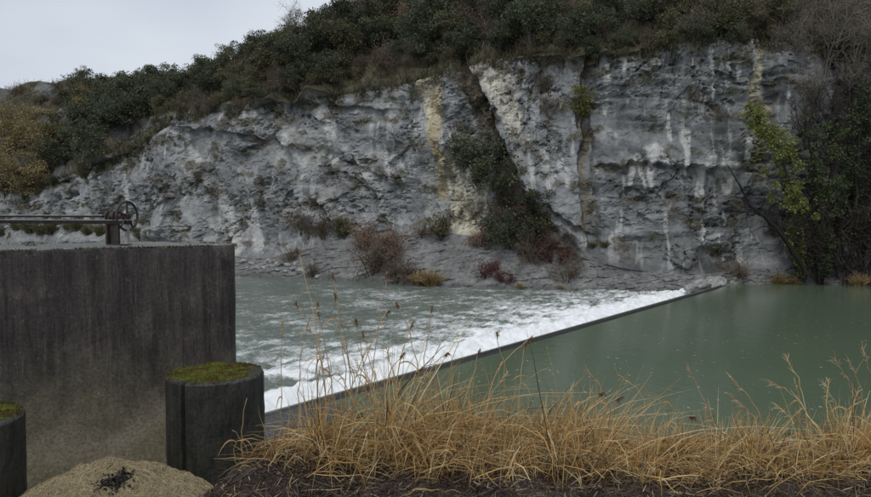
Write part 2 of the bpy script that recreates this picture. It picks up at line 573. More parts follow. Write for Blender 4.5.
# relief: buttresses, blocks, strata, cracks
ws = Sm + 0.20 * fbm(Sm / 2.3, Zm / 2.3, 11, 2) + 0.05 * fbm(Sm / 0.3, Zm / 0.3, 12, 2) + 0.22 * Zm * perlin(Sm / 14, Zm / 9, 15)
wz = Zm + 0.15 * fbm(Sm / 2.6, Zm / 1.9, 23, 2) + 0.05 * fbm(Sm / 0.35, Zm / 0.3, 24, 2) + 0.05 * Sm
D = 1.5 * perlin(Sm / 13, Zm / 16, 2) + 0.6 * fbm(Sm / 5.0, Zm / 5.5, 9, 3)
left_w = 1 - sstep(sl[11], sl[12], Sm)
blocky = sstep(-0.22, 0.30, fbm(Sm / 5, Zm / 4.0, 31, 3) - 0.02 + 0.06 * left_w)
right_w = 1 - left_w
for (w, h, a, sd, cr, rot) in ((3.4, 2.6, 0.50, 41, 0.2, 0.55), (1.5, 1.15, 0.27, 52, 0.16, -0.4), (0.68, 0.52, 0.125, 63, 0.10, 0.25), (0.32, 0.24, 0.055, 66, 0.045, -0.15)):
    cr_, sr_ = math.cos(rot), math.sin(rot)
    f1, f2, cid, dx, dy = worley((ws * cr_ + wz * sr_) / w, (wz * cr_ - ws * sr_) / h, sd)
    rv = RV[cid]
    off = (rv[..., 2] - 0.5) * 1.2 + (rv[..., 3] - 0.5) * dx * 1.6 + (rv[..., 0] - 0.3) * dy * 1.6
    opened = sstep(-0.05, 0.45, fbm(Sm / (w * 1.7), Zm / (h * 1.7), sd + 5, 2))
    crack = (1 - sstep(0.0, 0.09, f2 - f1)) * opened
    D = D + (a * off - cr * crack) * (0.13 + 1.0 * blocky) * (1 - 0.3 * right_w)
pits = sstep(0.30, 0.55, fbm(Sm / 0.8, Zm / 0.55, 84, 4) + 0.25 * fbm(Sm / 4, Zm / 3, 85, 2))
D = D - 0.26 * pits * (0.3 + 0.7 * blocky)
# bedding ledges: each bed leans out towards its top and steps back above
for (th, a, sd) in ((2.3, 0.42, 71), (0.8, 0.15, 77)):
    q = wz / th + 0.5 * perlin(Sm / 9, Zm / 3, sd)
    fr = q - np.floor(q)
    amp = a * (0.35 + 0.85 * RV[(np.floor(q).astype(np.int64) * 7 + sd) & 4095, 1]) * (0.6 + 0.6 * fbm(Sm / 3, Zm / 5, sd + 1, 2)) * (0.3 + 0.5 * right_w)
    D = D + amp * (sstep(0.0, 0.82, fr) * (1 - sstep(0.90, 1.0, fr)) - 0.4)
D_face = D
fine_sh = worley((Sm + 1.6 * Zm) / 0.9, (Zm * 2.1 - Sm * 0.35) / 0.33, 90)
D_tal = 0.35 * fbm(Sm / 3.2, Zm / 1.6, 14, 4) + 0.16 * (RV[fine_sh[2], 2] - 0.5) - 0.05 * (1 - sstep(0, 0.12, fine_sh[1] - fine_sh[0]))
D_slo = 0.9 * fbm(Sm / 4.5, Pm / 4.5, 19, 4)
rockslope = slope * sstep(0.0, 0.4, fbm(Sm / 6, Pm / 5, 29, 3) + 0.40 * (1 - sstep(sl[5], sl[6], Sm)) - 0.38 - 0.7 * sstep(sl[6], sl[7], Sm))
wF = face
D = D_face * wF + D_tal * talus * (1 - wF) + (D_slo * (1 - rockslope) + rockslope * (0.5 * D_face)) * slope * (1 - wF)
# gullies cut into the face
gul = band([(462, 58), (478, 100), (492, 140), (505, 185), (530, 225), (565, 258)], [0.7, 0.8, 1.0, 1.5, 1.5, 1.6], 0.5, 101)
gul2 = band([(592, 50), (590, 120), (588, 180), (592, 245)], [0.35, 0.35, 0.45, 0.6], 0.3, 111)
gul3 = band([(760, 30), (758, 90), (764, 160), (770, 230)], [0.6, 0.7, 0.8, 0.8], 0.4, 121)
gul4 = band([(205, 190), (212, 225), (222, 250)], [0.4, 0.5, 0.6], 0.3, 131)
D = D - 0.9 * gul - 0.8 * gul2 - 0.7 * gul3 - 0.5 * gul4
for pts_, a_ in (([(598, 166), (640, 163), (690, 168), (735, 170)], 0.55), ([(150, 122), (200, 128), (240, 133), (300, 150)], 0.5), ([(330, 155), (400, 185)], 0.35), ([(545, 205), (585, 235)], 0.4), ([(300, 100), (390, 110)], 0.35)):
    q_ = A([sp(*p_) for p_ in pts_])
    zl_ = np.interp(Sm, q_[:, 0], q_[:, 1]) + 0.35 * fbm(Sm / 1.3, Sm * 0 + 4, 171, 3)
    dz_ = Zm - zl_
    inr = sstep(q_[0, 0] - 1, q_[0, 0] + 1, Sm) * (1 - sstep(q_[-1, 0] - 1, q_[-1, 0] + 1, Sm))
    D = D + a_ * inr * (sstep(-0.05, 0.12, dz_) * (1 - sstep(0.3, 2.6, dz_)) - 0.6 * sstep(-1.0, -0.02, dz_) * (1 - sstep(-0.02, 0.1, dz_)))
rec = 1.6 * sstep(sl[14] + 2, sl[15] + 2, Sm) * face        # bay behind the trees on the right
D = D - rec
V = base.copy()
V[..., 0] -= bx_ * D; V[..., 1] -= by_ * D
up_w = np.clip(slope + talus * 0.6, 0, 1) * (1 - wF)
V[..., 2] += up_w * D * 0.7 + wF * (-0.12 * np.clip(D_face, -1, 1))

# colour: grey beds, stains, soil
g1 = fbm(Sm / 3.5, Zm / 2.0, 33, 5)
g2 = fbm(Sm / 0.8, Zm / 0.5, 37, 4)
beds = RV[(np.floor(wz / 0.55 + 0.6 * g1).astype(np.int64) * 13) & 4095, 2]
g3 = fbm(Sm / 2.2 + 9, Zm / 3.0, 39, 4)
val = 0.165 + 0.05 * g1 + 0.04 * g2 + 0.035 * (beds - 0.5) + 0.05 * sstep(0.1, 0.4, g3) + 0.035 * left_w  # left part paler: its stronger sky light is put into the colour
f1, f2, cid, dx, dy = worley((ws * math.cos(-0.4) + wz * math.sin(-0.4)) / 1.5, (wz * math.cos(-0.4) - ws * math.sin(-0.4)) / 1.15, 52)
val = val * (0.84 + 0.32 * RV[cid, 1])
val = np.clip(val * (0.98 - 0.12 * right_w) + 0.02 * (g1 + g3), 0.05, 0.4)
C = np.stack([val * 0.97, val * 1.0, val * 1.0], 2)


def lay(C, mask, rgb):
    m_ = np.clip(mask, 0, 1)[..., None]
    return C * (1 - m_) + A(rgb) * m_


# broad pale weathered sheets on the left half
palez = sstep(0.05, 0.4, fbm(Sm / 3.2 + 4, Zm / 4.2, 44, 4)) * (1 - sstep(sl[10] - 1, sl[10] + 3, Sm)) * face
C = lay(C, palez * 0.55, (0.34, 0.335, 0.315))
# white lime runs: thin, vertical, hanging from a ledge
run = fbm(Sm / 0.42, Zm / 4.5, 55, 3) + 0.5 * fbm(Sm / 2.6, Zm / 2.2, 57, 3)
runm = sstep(0.50, 0.72, run) * face * (0.5 + 0.5 * sstep(-0.2, 0.3, fbm(Sm / 5, Zm / 2.5, 59, 2)))
C = lay(C, runm * 0.75, (0.45, 0.45, 0.43))
for pts, w in (
    ([(607, 65), (607, 88)], 0.16), ([(622, 62), (622, 74)], 0.15),
    ([(630, 160), (631, 185)], [0.28, 0.16]), ([(641, 158), (643, 188)], [0.3, 0.12]), ([(652, 150), (652, 186)], [0.35, 0.15]),
    ([(686, 135), (688, 175)], [0.5, 0.2]), ([(708, 160), (706, 196)], [0.35, 0.3]), ([(728, 165), (730, 190)], [0.9, 0.5]),
    ([(748, 140), (750, 158)], [0.35, 0.2]), ([(668, 115), (668, 128)], 0.2), ([(655, 148), (662, 160)], 0.4),
    ([(355, 155), (365, 178)], [0.4, 0.3]), ([(383, 150), (386, 180)], [0.35, 0.3]), ([(398, 158), (405, 178)], [0.4, 0.25]),
    ([(420, 120), (422, 150)], [0.25, 0.15]), ([(330, 130), (332, 165)], [0.5, 0.3]), ([(283, 140), (300, 165)], [0.6, 0.35]),
    ([(245, 200), (255, 245)], [0.5, 0.7]), ([(218, 195), (235, 248)], [0.6, 0.9]), ([(190, 130), (200, 165)], [0.4, 0.2]),
    ([(530, 165), (536, 200)], [0.4, 0.3]), ([(545, 150), (552, 190)], [0.3, 0.3]), ([(560, 160), (565, 185)], 0.25),
    ([(70, 165), (76, 178)], [0.8, 0.5]), ([(120, 160), (128, 200)], [0.4, 0.25]),
):
    C = lay(C, band(pts, w, 0.22, 140) * 0.8, (0.46, 0.455, 0.44))
strk = sstep(-0.35, 0.25, fbm(Sm / 0.22, Zm / 2.6, 163, 3) + 0.3 * g1)
# cream washes and ochre streams below the two chutes of clay
for pts, w, rgb, k in (
    ([(430, 64), (437, 90), (441, 125)], [1.7, 1.1, 0.8], (0.56, 0.51, 0.38), 1.0),
    ([(441, 100), (440, 150), (436, 195)], [0.75, 0.65, 0.6], (0.37, 0.30, 0.165), 0.95),
    ([(446, 165), (455, 195), (466, 222)], [0.7, 1.2, 1.5], (0.56, 0.52, 0.40), 1.0),
    ([(486, 60), (503, 95), (516, 132)], [2.1, 1.5, 0.7], (0.54, 0.51, 0.43), 1.0),
    ([(528, 60), (514, 95)], [1.2, 0.8], (0.38, 0.38, 0.36), 0.7),
    ([(466, 72), (480, 110), (496, 140)], [0.5, 0.45, 0.35], (0.30, 0.24, 0.13), 0.8),
    ([(470, 172), (484, 208)], [1.2, 0.8], (0.54, 0.50, 0.40), 1.0),
    ([(757, 40), (755, 85), (760, 120)], [0.3, 0.4, 0.45], (0.42, 0.37, 0.24), 0.9),
    ([(762, 110), (768, 180)], [0.5, 0.4], (0.22, 0.19, 0.11), 0.7),
    ([(590, 110), (590, 230)], [0.25, 0.3], (0.16, 0.13, 0.07), 0.7),
    ([(536, 48), (540, 62)], [0.8, 0.5], (0.33, 0.33, 0.31), 0.7),
):
    C = lay(C, band(pts, w, 0.4, 160) * k * (0.6 + 0.4 * strk), rgb)
C = lay(C, gul * 0.85, (0.075, 0.055, 0.04))
# talus shale, gravel, soil of the slope
tv = 0.175 + 0.045 * g1 + 0.04 * g2
C = np.where((talus * (1 - wF))[..., None] > 0.5, np.stack([tv, tv * 1.0, tv * 0.97], 2), C)
wetm = (1 - sstep(ZD + 0.05, ZD + 0.45, Zm + 0.1 * g2))
C = lay(C, wetm * 0.7, (0.07, 0.07, 0.066))
soil = np.stack([0.085 + 0.03 * g1, 0.075 + 0.025 * g1, 0.048 + 0.018 * g1], 2)
C = C * (1 - 0.42 * (slope * rockslope)[..., None])
ms = (slope * (1 - rockslope * 0.9) * (1 - wF))[..., None]
C = C * (1 - ms) + np.clip(soil, 0.02, 1) * ms
mossr = sstep(0.25, 0.6, fbm(Sm / 1.7, Zm / 1.2, 83, 4) + 0.5 * sstep(2.5, 0.2, np.broadcast_to(CT[3], Zm.shape) - Zm)) * face
C = lay(C, mossr * 0.6, (0.085, 0.075, 0.045))

F = grid_faces(nr, nc)
rowof = np.repeat(np.arange(nr - 1), nc - 1)
Vf, Cf = V.reshape(-1, 3), np.clip(C.reshape(-1, 3), 0.01, 0.9)


def submesh(name, sel):
    f = F[sel]; u, inv = np.unique(f, return_inverse=True)
    return mesh_data(name, Vf[u], inv.reshape(f.shape), Cf[u], smooth=False)


cl = link('cliff', submesh('cliff', rowof < R_RIM), M_ROCK); tag(cl, kind='structure')
hl = link('hillside', submesh('hillside', rowof >= R_RIM), M_SOIL); tag(hl, kind='structure')
bvh1, sub1 = bvh_of(V)

# ------------------------------------------------------------------ the river and the weir
WA, WB = at_z(705, 291, 0)[:2], at_z(264, 417.5, 0)[:2]
wd = (WA - WB) / np.linalg.norm(WA - WB)            # along the weir, away from us
wn = A([-wd[1], wd[0]])                             # downstream
W0 = WB - wd * 4.6                                  # root of the weir behind the wall
WL = np.linalg.norm(WA - W0) + 2.0

# water above the weir: one sheet
nu, nv = 60, 40
us = np.linspace(-30, 140, nu); vs = np.linspace(0, 90, nv)
U, Vv = np.meshgrid(us, vs)
P = W0[None, None, :] + U[..., None] * wd - (Vv + 0.22)[..., None] * wn
Vw = np.concatenate([P, np.zeros((*U.shape, 1))], 2).reshape(-1, 3)
o = link('river_above_weir', mesh_data('river_above_weir', Vw, grid_faces(nv, nu)[:, ::-1], smooth=True), M_WATER); tag(o, kind='structure')

# broken water below the weir
us = np.concatenate([np.arange(-2, 44, 0.085), np.arange(44, 60, 0.5)])
vs = np.concatenate([np.arange(0.10, 12, 0.07), np.arange(12, 40, 0.14), np.arange(40, 130, 1.0)])
U, Vv = np.meshgrid(us, vs)
lip = sstep(0.15, 1.15, Vv)
zl = 0.035 * (1 - lip) + ZD * lip
wu = U + 0.5 * fbm(U / 2.0, Vv / 2.0, 201, 3)
turb = sstep(0.9, 1.7, Vv)
dec = np.exp(-np.clip(Vv - 1.5, 0, None) / 5.0)
ridge = 1 - np.abs(fbm(wu / 1.7, Vv / 0.8, 211, 3))
hump = 0.20 * np.exp(-((Vv - 2.1 - 0.6 * perlin(U / 3.0, Vv * 0 + 3.3, 7)) / 0.55) ** 2)
wave2 = 0.12 * np.exp(-((Vv - 4.3 - 0.9 * perlin(U / 3.6, Vv * 0 + 8.3, 9)) / 0.6) ** 2) * (1 - sstep(16, 24, U))
z = zl + turb * (hump + wave2 + (0.16 * dec + 0.035) * (ridge - 0.6) + (0.09 * dec + 0.028) * fbm(wu / 0.5, Vv / 0.35, 221, 3)
                 + 0.035 * fbm(U / 2.4, Vv / 1.0, 227, 2))
stre = fbm(U / 0.9 + 0.2 * fbm(U, Vv, 3, 2), Vv / 2.6, 231, 4)
ripp = fbm(U / 1.6, Vv / 0.55, 241, 4)
big = fbm(U / 6, Vv / 6, 247, 3)
zone = 1.15 * np.exp(-(np.clip(Vv - 1.7, 0, None) / 2.1) ** 1.15) * (0.35 + 0.65 * sstep(0.5, 1.2, Vv))
far = 0.31 * np.exp(-np.clip(Vv - 4, 0, None) / 13.0)
small = fbm(wu / 0.35, Vv / 0.22, 251, 3)
foam = zone + far + 0.34 * ripp * (0.45 + dec) + 0.34 * stre * (0.4 + 0.6 * dec) + 0.22 * big + 0.16 * small - 0.05
foam -= 0.85 * np.exp(-((Vv - 3.4 - 0.7 * perlin(U / 3.0, Vv * 0 + 5.3, 17)) / 0.55) ** 2) * (1 - sstep(9, 15, U)) * turb
foam = np.where(Vv < 0.7, foam * 0.1, foam)
P = W0[None, None, :] + U[..., None] * wd + Vv[..., None] * wn
Vw = np.concatenate([P, z[..., None]], 2).reshape(-1, 3)
o = link('river_below_weir', mesh_data('river_below_weir', Vw, grid_faces(*U.shape), smooth=True, extra={'foam': foam}), M_RAPID)
tag(o, kind='structure')

# the weir: a long concrete sill, a sloping back and an abutment at our end
weir = empty('weir', (W0[0], W0[1], -1.5))
tag(weir, 'long low concrete weir running diagonally across the river under white water', 'weir')
prof = A([(-0.24, -2.5), (-0.23, 0.0), (-0.17, 0.05), (0.04, 0.05), (0.12, 0.02), (1.2, -0.75), (1.25, -2.5)])
nseg = 90
uu = np.linspace(-1.0, WL, nseg)
G = np.zeros((nseg, len(prof), 3))
for k, (v_, z_) in enumerate(prof):
    jit = 0.012 * perlin(uu / 1.3, uu * 0 + k, 61)
    p2 = W0 + uu[:, None] * wd + v_ * wn
    G[:, k, :2] = p2; G[:, k, 2] = z_ + (jit if 1 <= k <= 4 else 0)
G -= A([W0[0], W0[1], -1.5])
link('sill', mesh_data('sill', G.reshape(-1, 3), grid_faces(nseg, len(prof))[:, ::-1]), M_SILL, weir)
ap = []
ax3 = A([[wd[0], wd[1], 0], [wn[0], wn[1], 0], [0, 0, 1]])
c0 = W0 + wd * 3.2 - wn * 0.98
Va, Fa = box((c0[0] - W0[0], c0[1] - W0[1], 0.95), (5.6, 1.46, 1.3), ax3)
link('abutment_slab', mesh_data('abutment_slab', Va, Fa), M_WET, weir)

# ------------------------------------------------------------------ near bank
def zbank(x, y):
    left = sstep(-1.35, -2.3, x + 0.12 * (y - 5)) * sstep(4.3, 5.6, y)
    edge = 5.55 + 0.22 * np.sin(x * 1.1 + 0.6) + 0.25 * sstep(1.0, 5, x)
    fall = np.clip((y - edge) / 5.2, 0, 1.4)
    zr = 2.60 - 0.05 * (y - 4) - 3.9 * fall ** 0.9 + 0.10 * fbm(x / 0.8, y / 0.8, 301, 3)
    zl_ = 1.5 - 0.3 * sstep(6.3, 7.4, y) + 0.05 * fbm(x / 0.7, y / 0.7, 305, 3)
    far_l = sstep(9.8, 11.5, y)
    zl_ = zl_ * (1 - far_l) + (-2.0) * far_l
    return zr * (1 - left) + zl_ * left


xs = np.concatenate([np.linspace(-14, -5, 20, endpoint=False), np.arange(-5, 6, 0.05), np.linspace(6, 26, 40)])
ys = np.concatenate([np.linspace(-6, 3.5, 14, endpoint=False), np.arange(3.5, 8, 0.05), np.linspace(8, 14, 50)])
X, Y = np.meshgrid(xs, ys)
Zg = zbank(X, Y) + 0.035 * fbm(X / 0.15, Y / 0.15, 311, 3)
mk = sstep(-0.3, 0.3, fbm(X / 0.6, Y / 0.6, 315, 3))
Cg = A([0.035, 0.026, 0.020]) * (1 - mk[..., None]) + A([0.07, 0.052, 0.038]) * mk[..., None]
M_EARTH = tint_mat('dark humus', 0.8, 0.25, 0, 0, 20, (0.8, 0.03))
o = link('near_bank', mesh_data('near_bank', np.stack([X, Y, Zg], 2).reshape(-1, 3), grid_faces(len(ys), len(xs)), Cg.reshape(-1, 3), smooth=True), M_EARTH)
tag(o, kind='structure')

# ------------------------------------------------------------------ concrete wall of the sluice
TOPZ = CAM_Z - 0.40
front = [(-11.0, 3.8), (-8.0, 5.6), (-6.4, 6.75), (-5.6, 7.3), (-4.95, 7.78), (-4.35, 8.24), (-3.75, 8.66), (-3.2, 8.98), (-2.90, 9.13)]
tip = [(-2.79, 9.20), (-2.745, 9.28), (-2.755, 9.38), (-2.82, 9.46)]
back = [(-3.8, 10.15), (-4.75, 10.85), (-4.98, 10.0), (-5.3, 9.5), (-6.0, 9.35), (-7.4, 9.2), (-9.0, 11.0), (-12.0, 14.0), (-16.0, 9.0)]
def refine(pts, n):
    p = A(pts, float); d = np.concatenate([[0], np.cumsum(np.linalg.norm(np.diff(p, axis=0), axis=1))])
    q = np.linspace(0, d[-1], n)
    r = np.stack([np.interp(q, d, p[:, 0]), np.interp(q, d, p[:, 1])], 1)
    for _ in range(3): r[1:-1] = (r[:-2] + 2 * r[1:-1] + r[2:]) / 4
    return r
outl = np.vstack([refine(front, 110), A(tip), refine(back, 40)])
wall = empty('sluice_wall', (-5.0, 8.5, 1.5))
tag(wall, 'massive dark stained concrete wall with rounded end beside the river', 'wall')
OFF = A([-5.0, 8.5, 1.5])
zs = np.concatenate([[-2.2], np.linspace(0.8, TOPZ - 0.05, 60), [TOPZ - 0.03, TOPZ - 0.012]])
G = np.zeros((len(zs), len(outl), 3))
dist = np.concatenate([[0], np.cumsum(np.linalg.norm(np.diff(outl, axis=0), axis=1))])
nrm = np.stack([np.gradient(outl[:, 1]), -np.gradient(outl[:, 0])], 1); nrm /= np.linalg.norm(nrm, axis=1)[:, None]
for k, z_ in enumerate(zs):
    rr_ = 0.006 * fbm(dist / 0.5, dist * 0 + z_ / 0.5, 401, 3) - (0.012 if k == len(zs) - 1 else 0.0) - 0.012 * max(0, perlin(A([0.0]), A([z_ / 0.4]))[0])
    rag = 0.02 * np.clip(fbm(dist / 0.25, dist * 0 + 1, 403, 3), 0, 1) if k >= len(zs) - 3 else 0
    G[k, :, :2] = outl + nrm * np.asarray(rr_ - rag)[..., None]
    G[k, :, 2] = z_
link('wall_face', mesh_data('wall_face', (G - OFF).reshape(-1, 3), grid_faces(len(zs), len(outl)), smooth=True), M_WALL, wall)
# top: strips from the front edge to the back edge
nf = 115
edge2 = outl - nrm * 0.012
fa_, ba_ = edge2[:112], edge2[112:][::-1]
def resamp(p, n):
    d = np.concatenate([[0], np.cumsum(np.linalg.norm(np.diff(p, axis=0), axis=1))]); q = np.linspace(0, 1, n) ** 0.8 * d[-1]
    return np.stack([np.interp(q, d, p[:, 0]), np.interp(q, d, p[:, 1])], 1)
fa_, ba_ = resamp(fa_, 140), resamp(ba_, 140)
fr = np.linspace(0, 1, 14)
G = np.zeros((14, 140, 3))
for k, f in enumerate(fr):
    G[k, :, :2] = fa_ * (1 - f) + ba_ * f
    G[k, :, 2] = TOPZ - (0.012 if k in (0, 13) else 0.0) + 0.008 * fbm(G[k, :, 0] / 0.3, G[k, :, 1] / 0.3, 405, 3)
link('wall_top', mesh_data('wall_top', (G - OFF).reshape(-1, 3), grid_faces(14, 140), smooth=True), M_TOP, wall)
# moss fringe along the front edge of the top
n = 5200
q = RNG.random(n) * 14.6
q = q[fbm(q / 0.5, q * 0 + 2, 409, 3) > -0.35]
n = len(q)
P0 = np.stack([np.interp(q, dist, outl[:, 0]), np.interp(q, dist, outl[:, 1]), np.full(n, TOPZ - 0.012)], 1)
nn = np.stack([np.interp(q, dist, nrm[:, 0]), np.interp(q, dist, nrm[:, 1]), np.zeros(n)], 1)
P0 -= nn * (RNG.random((n, 1)) * 0.07); P0[:, 2] += 0.004
k = np.linspace(0, 1, 3)
dirs = nn * RNG.uniform(-0.1, 0.9, (n, 1)) + RNG.normal(size=(n, 3)) * 0.35 + A([0, 0, 0.25])
PP = P0[:, None, :] + dirs[:, None, :] * (k[None, :, None] * RNG.uniform(0.015, 0.05, (n, 1, 1)))
PP[:, 2, 2] -= 0.02
cc = A([0.055, 0.06, 0.03]) + RNG.random((n, 1)) * A([0.09, 0.09, 0.05])
Vm, Fm, Cm = ribbons(PP, np.full((n, 3), 0.006) * A([1, 0.9, 0.3]), cc)
o = link('moss_fringe', mesh_data('moss_fringe', Vm - OFF, Fm, Cm), M_MOSS, wall); tag(o, kind='stuff')
# lime drips down the face
M_LIME = plain_mat('lime drip', (0.07, 0.064, 0.056), (0.15, 0.14, 0.12), 30, 0.7)
for (px, y0, y1) in ((134, 283, 330), (131, 300, 332), (156, 290, 312), (160, 288, 306)):
    pts = []
    for qq in np.linspace(0, 1, 14):
        pxx = px + 1.3 * math.sin(qq * 4 + px) + 0.6 * math.sin(qq * 13 + px * 2)
        an = (pxx - CX) / FPX
        tq = outl[60:113, 0] / outl[60:113, 1]
        b2 = A([np.interp(an, tq, outl[60:113, j_] + nrm[60:113, j_] * 0.003) for j_ in (0, 1)])
        z_ = CAM_Z - ((y0 + (y1 - y0) * qq) - HOR) / FPX * b2[1]
        pts.append((b2[0] - OFF[0], b2[1] - OFF[1], z_ - OFF[2]))
    Vt, Ft = tube(pts, (0.0032 + 0.0016 * np.sin(np.arange(14) * 1.7)) * np.linspace(1.2, 0.4, 14), 4)
    link('lime_drip', mesh_data('lime_drip', Vt, Ft), M_LIME, wall)

# ------------------------------------------------------------------ mossy posts
def post(cx, cy, r, z0, z1, label, slot_ang=None, seed=0):
    e = empty('concrete_post', (cx, cy, z0)); tag(e, label, 'post')
    ns = 180
    a = np.linspace(0, 2 * np.pi, ns, endpoint=False)
    rad = np.full(ns, r)
    if slot_ang is not None:
        dd = np.abs((a - slot_ang + np.pi) % (2 * np.pi) - np.pi)
        rad = np.where(dd < 0.022, r - 0.07, rad)
    zz = np.concatenate([np.linspace(0, z1 - z0 - 0.03, 24), [z1 - z0 - 0.012, z1 - z0]])
    G = np.zeros((len(zz), ns + 1, 3))
    for k, z_ in enumerate(zz):
        rr_ = rad + 0.011 * fbm(a * 3, a * 0 + z_ * 3, 501 + seed, 4) - (0.008 if k == len(zz) - 2 else 0) - (0.028 if k == len(zz) - 1 else 0)
        rr_ -= 0.075 * np.clip(fbm(a * 6, a * 0 + 1, 505 + seed, 4) - 0.1, 0, 1) * (k >= len(zz) - 2)
        G[k, :-1, 0] = rr_ * np.cos(a); G[k, :-1, 1] = rr_ * np.sin(a); G[k, :, 2] = z_
        G[k, -1, :2] = G[k, 0, :2]
    link('shaft', mesh_data('shaft', G.reshape(-1, 3), grid_faces(len(zz), ns + 1)), M_POST, e)
    fr = np.linspace(1, 0, 26)
    T = np.zeros((len(fr), ns + 1, 3))
    for k, f in enumerate(fr):
        T[k, :, :2] = G[-1, :, :2] * f
        mo = sstep(1.0, 0.86, f) * (0.008 + 0.022 * fbm(T[k, :, 0] / 0.13, T[k, :, 1] / 0.13, 511 + seed, 4))
        T[k, :, 2] = z1 - z0 + np.maximum(mo, 0)
    nz_ = fbm(T[..., 0] / 0.22 + 3, T[..., 1] / 0.22, 513 + seed, 3)
    cm = A([0.10, 0.115, 0.02]) * (1 - sstep(-0.2, 0.35, nz_))[..., None] + A([0.085, 0.06, 0.015]) * sstep(-0.2, 0.35, nz_)[..., None]
    bare = sstep(0.3, 0.55, fbm(T[..., 0] / 0.30 + 8, T[..., 1] / 0.30, 517 + seed, 4) * sstep(0.35, 0.8, np.hypot(T[..., 0], T[..., 1]) / r) + 0.25 * sstep(0.85, 1.0, np.hypot(T[..., 0], T[..., 1]) / r))
    cm = cm * (1 - bare[..., None]) + A([0.06, 0.056, 0.045]) * bare[..., None]
    cm[0] = A([0.07, 0.07, 0.06]); cm[1] = A([0.06, 0.06, 0.04])
    mo = link('moss_cushion', mesh_data('moss_cushion', T.reshape(-1, 3), grid_faces(len(fr), ns + 1), cm.reshape(-1, 3), smooth=True), M_MOSS, e)
    n = 9000
    rr_ = np.sqrt(RNG.random(n)) * r * 0.985; aa = RNG.random(n) * 2 * np.pi
    fx, fy = rr_ * np.cos(aa), rr_ * np.sin(aa)
    fz = z1 - z0 + np.maximum(sstep(1.0, 0.86, rr_ / r) * (0.008 + 0.022 * fbm(fx / 0.13, fy / 0.13, 511 + seed, 4)), 0) - 0.004
    if slot_ang is not None:
        dd = np.abs((aa - slot_ang + np.pi) % (2 * np.pi) - np.pi)
        ok = ~((dd < 0.04) & (rr_ > r - 0.09)); fx, fy, fz = fx[ok], fy[ok], fz[ok]
    br = fbm(fx / 0.30 + 8, fy / 0.30, 517 + seed, 4) * sstep(0.35, 0.8, np.hypot(fx, fy) / r) + 0.25 * sstep(0.85, 1.0, np.hypot(fx, fy) / r) < 0.42
    fx, fy, fz = fx[br], fy[br], fz[br]
    n = len(fx)
    d = RNG.normal(size=(n, 3)) * 0.5 + A([0, 0, 1.0])
    kq = np.linspace(0, 1, 3)
    PP = np.stack([fx, fy, fz], 1)[:, None, :] + d[:, None, :] * kq[None, :, None] * RNG.uniform(0.004, 0.014, (n, 1, 1))
    nq = fbm(fx / 0.22 + 3, fy / 0.22, 513 + seed, 3)
    w = sstep(-0.2, 0.35, nq)[:, None]
    w = np.clip(w * 0.8 + 0.5 * sstep(-0.1, 0.35, fx)[:, None], 0, 1)
    cc = (A([0.15, 0.145, 0.038]) * (1 - w) + A([0.088, 0.072, 0.028]) * w) * RNG.uniform(0.5, 1.25, (n, 1))
    Vm, Fm, Cm = ribbons(PP, np.full((n, 3), 0.004) * A([1, 0.9, 0.3]), cc)
    o = link('moss_blades', mesh_data('moss_blades', Vm, Fm, Cm), M_MOSS, mo); tag(o, kind='stuff')
    return e


pc = at_y(215.5, 372, 8.15)
post(pc[0], pc[1], 0.565, 0.9, pc[2], 'dark round concrete post with green moss top against the wall end', math.radians(249), 0)
post(-4.47, 6.28, 0.56, 0.9, 2.62, 'mossy concrete post cut by the left edge of the picture', None, 20)

# ------------------------------------------------------------------ sluice gear on the wall
gear = empty('sluice_gear', (*at_z(122, 245, TOPZ)[:2], TOPZ))
tag(gear, 'rusty sluice gate gear with handwheel and long beams on the concrete wall', 'sluice gear')
go = A(gear.location)
bd = A([-0.95, 0.31, 0]); bd /= np.linalg.norm(bd)
bs = A([-bd[1], bd[0], 0])                          # sideways, horizontal
axb = A([bd, bs, [0, 0, 1]])
gy = go[1]
def loc(px, py, along=0.0):
    """point of the gear plane (through the support, along the beam) seen at a pixel, in gear coordinates"""
    d = ray(px, py); c_ = A([0, 0, CAM_Z])
    t_ = np.dot(go - c_, bs) / np.dot(d, bs)
    return c_ + d * t_ - go
Lb = 7.0
e1 = loc(130, 221.5)
M_PALE = plain_mat('wet pale steel with light in its colour', (0.16, 0.155, 0.15), (0.32, 0.31, 0.30), 10, 0.4)  # beam tops under the sky: their brightness is put into the colour
M_DARK = plain_mat('dark steel with shade in its colour', (0.012, 0.011, 0.010), (0.035, 0.031, 0.028), 16, 0.55)  # beam sides and undersides: their shade is put into the colour
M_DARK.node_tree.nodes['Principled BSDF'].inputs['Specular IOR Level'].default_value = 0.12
def beam(name, e, w_, h_, cap_):
    Vb, Fb = box(e + bd * Lb / 2 + A([0, 0, -cap_ / 2 - 0.002]), (Lb, w_ - 0.012, h_), axb)
    o_ = link(name, mesh_data(name, Vb, Fb), M_DARK, gear)
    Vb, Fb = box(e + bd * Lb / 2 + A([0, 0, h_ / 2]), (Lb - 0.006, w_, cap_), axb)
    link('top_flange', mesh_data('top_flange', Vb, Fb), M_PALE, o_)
e1 = loc(130, 221.8)
beam('lower_beam', e1, 0.085, 0.046, 0.011)
e2 = loc(104, 216.0)
beam('upper_rail', e2, 0.07, 0.024, 0.013)
wc_ = loc(127, 216)
Vt, Ft = tube([wc_ + bd * 0.5, wc_ - bd * 0.06], 0.016, 10)
link('drive_shaft', mesh_data('drive_shaft', Vt, Ft), M_RUST, gear)
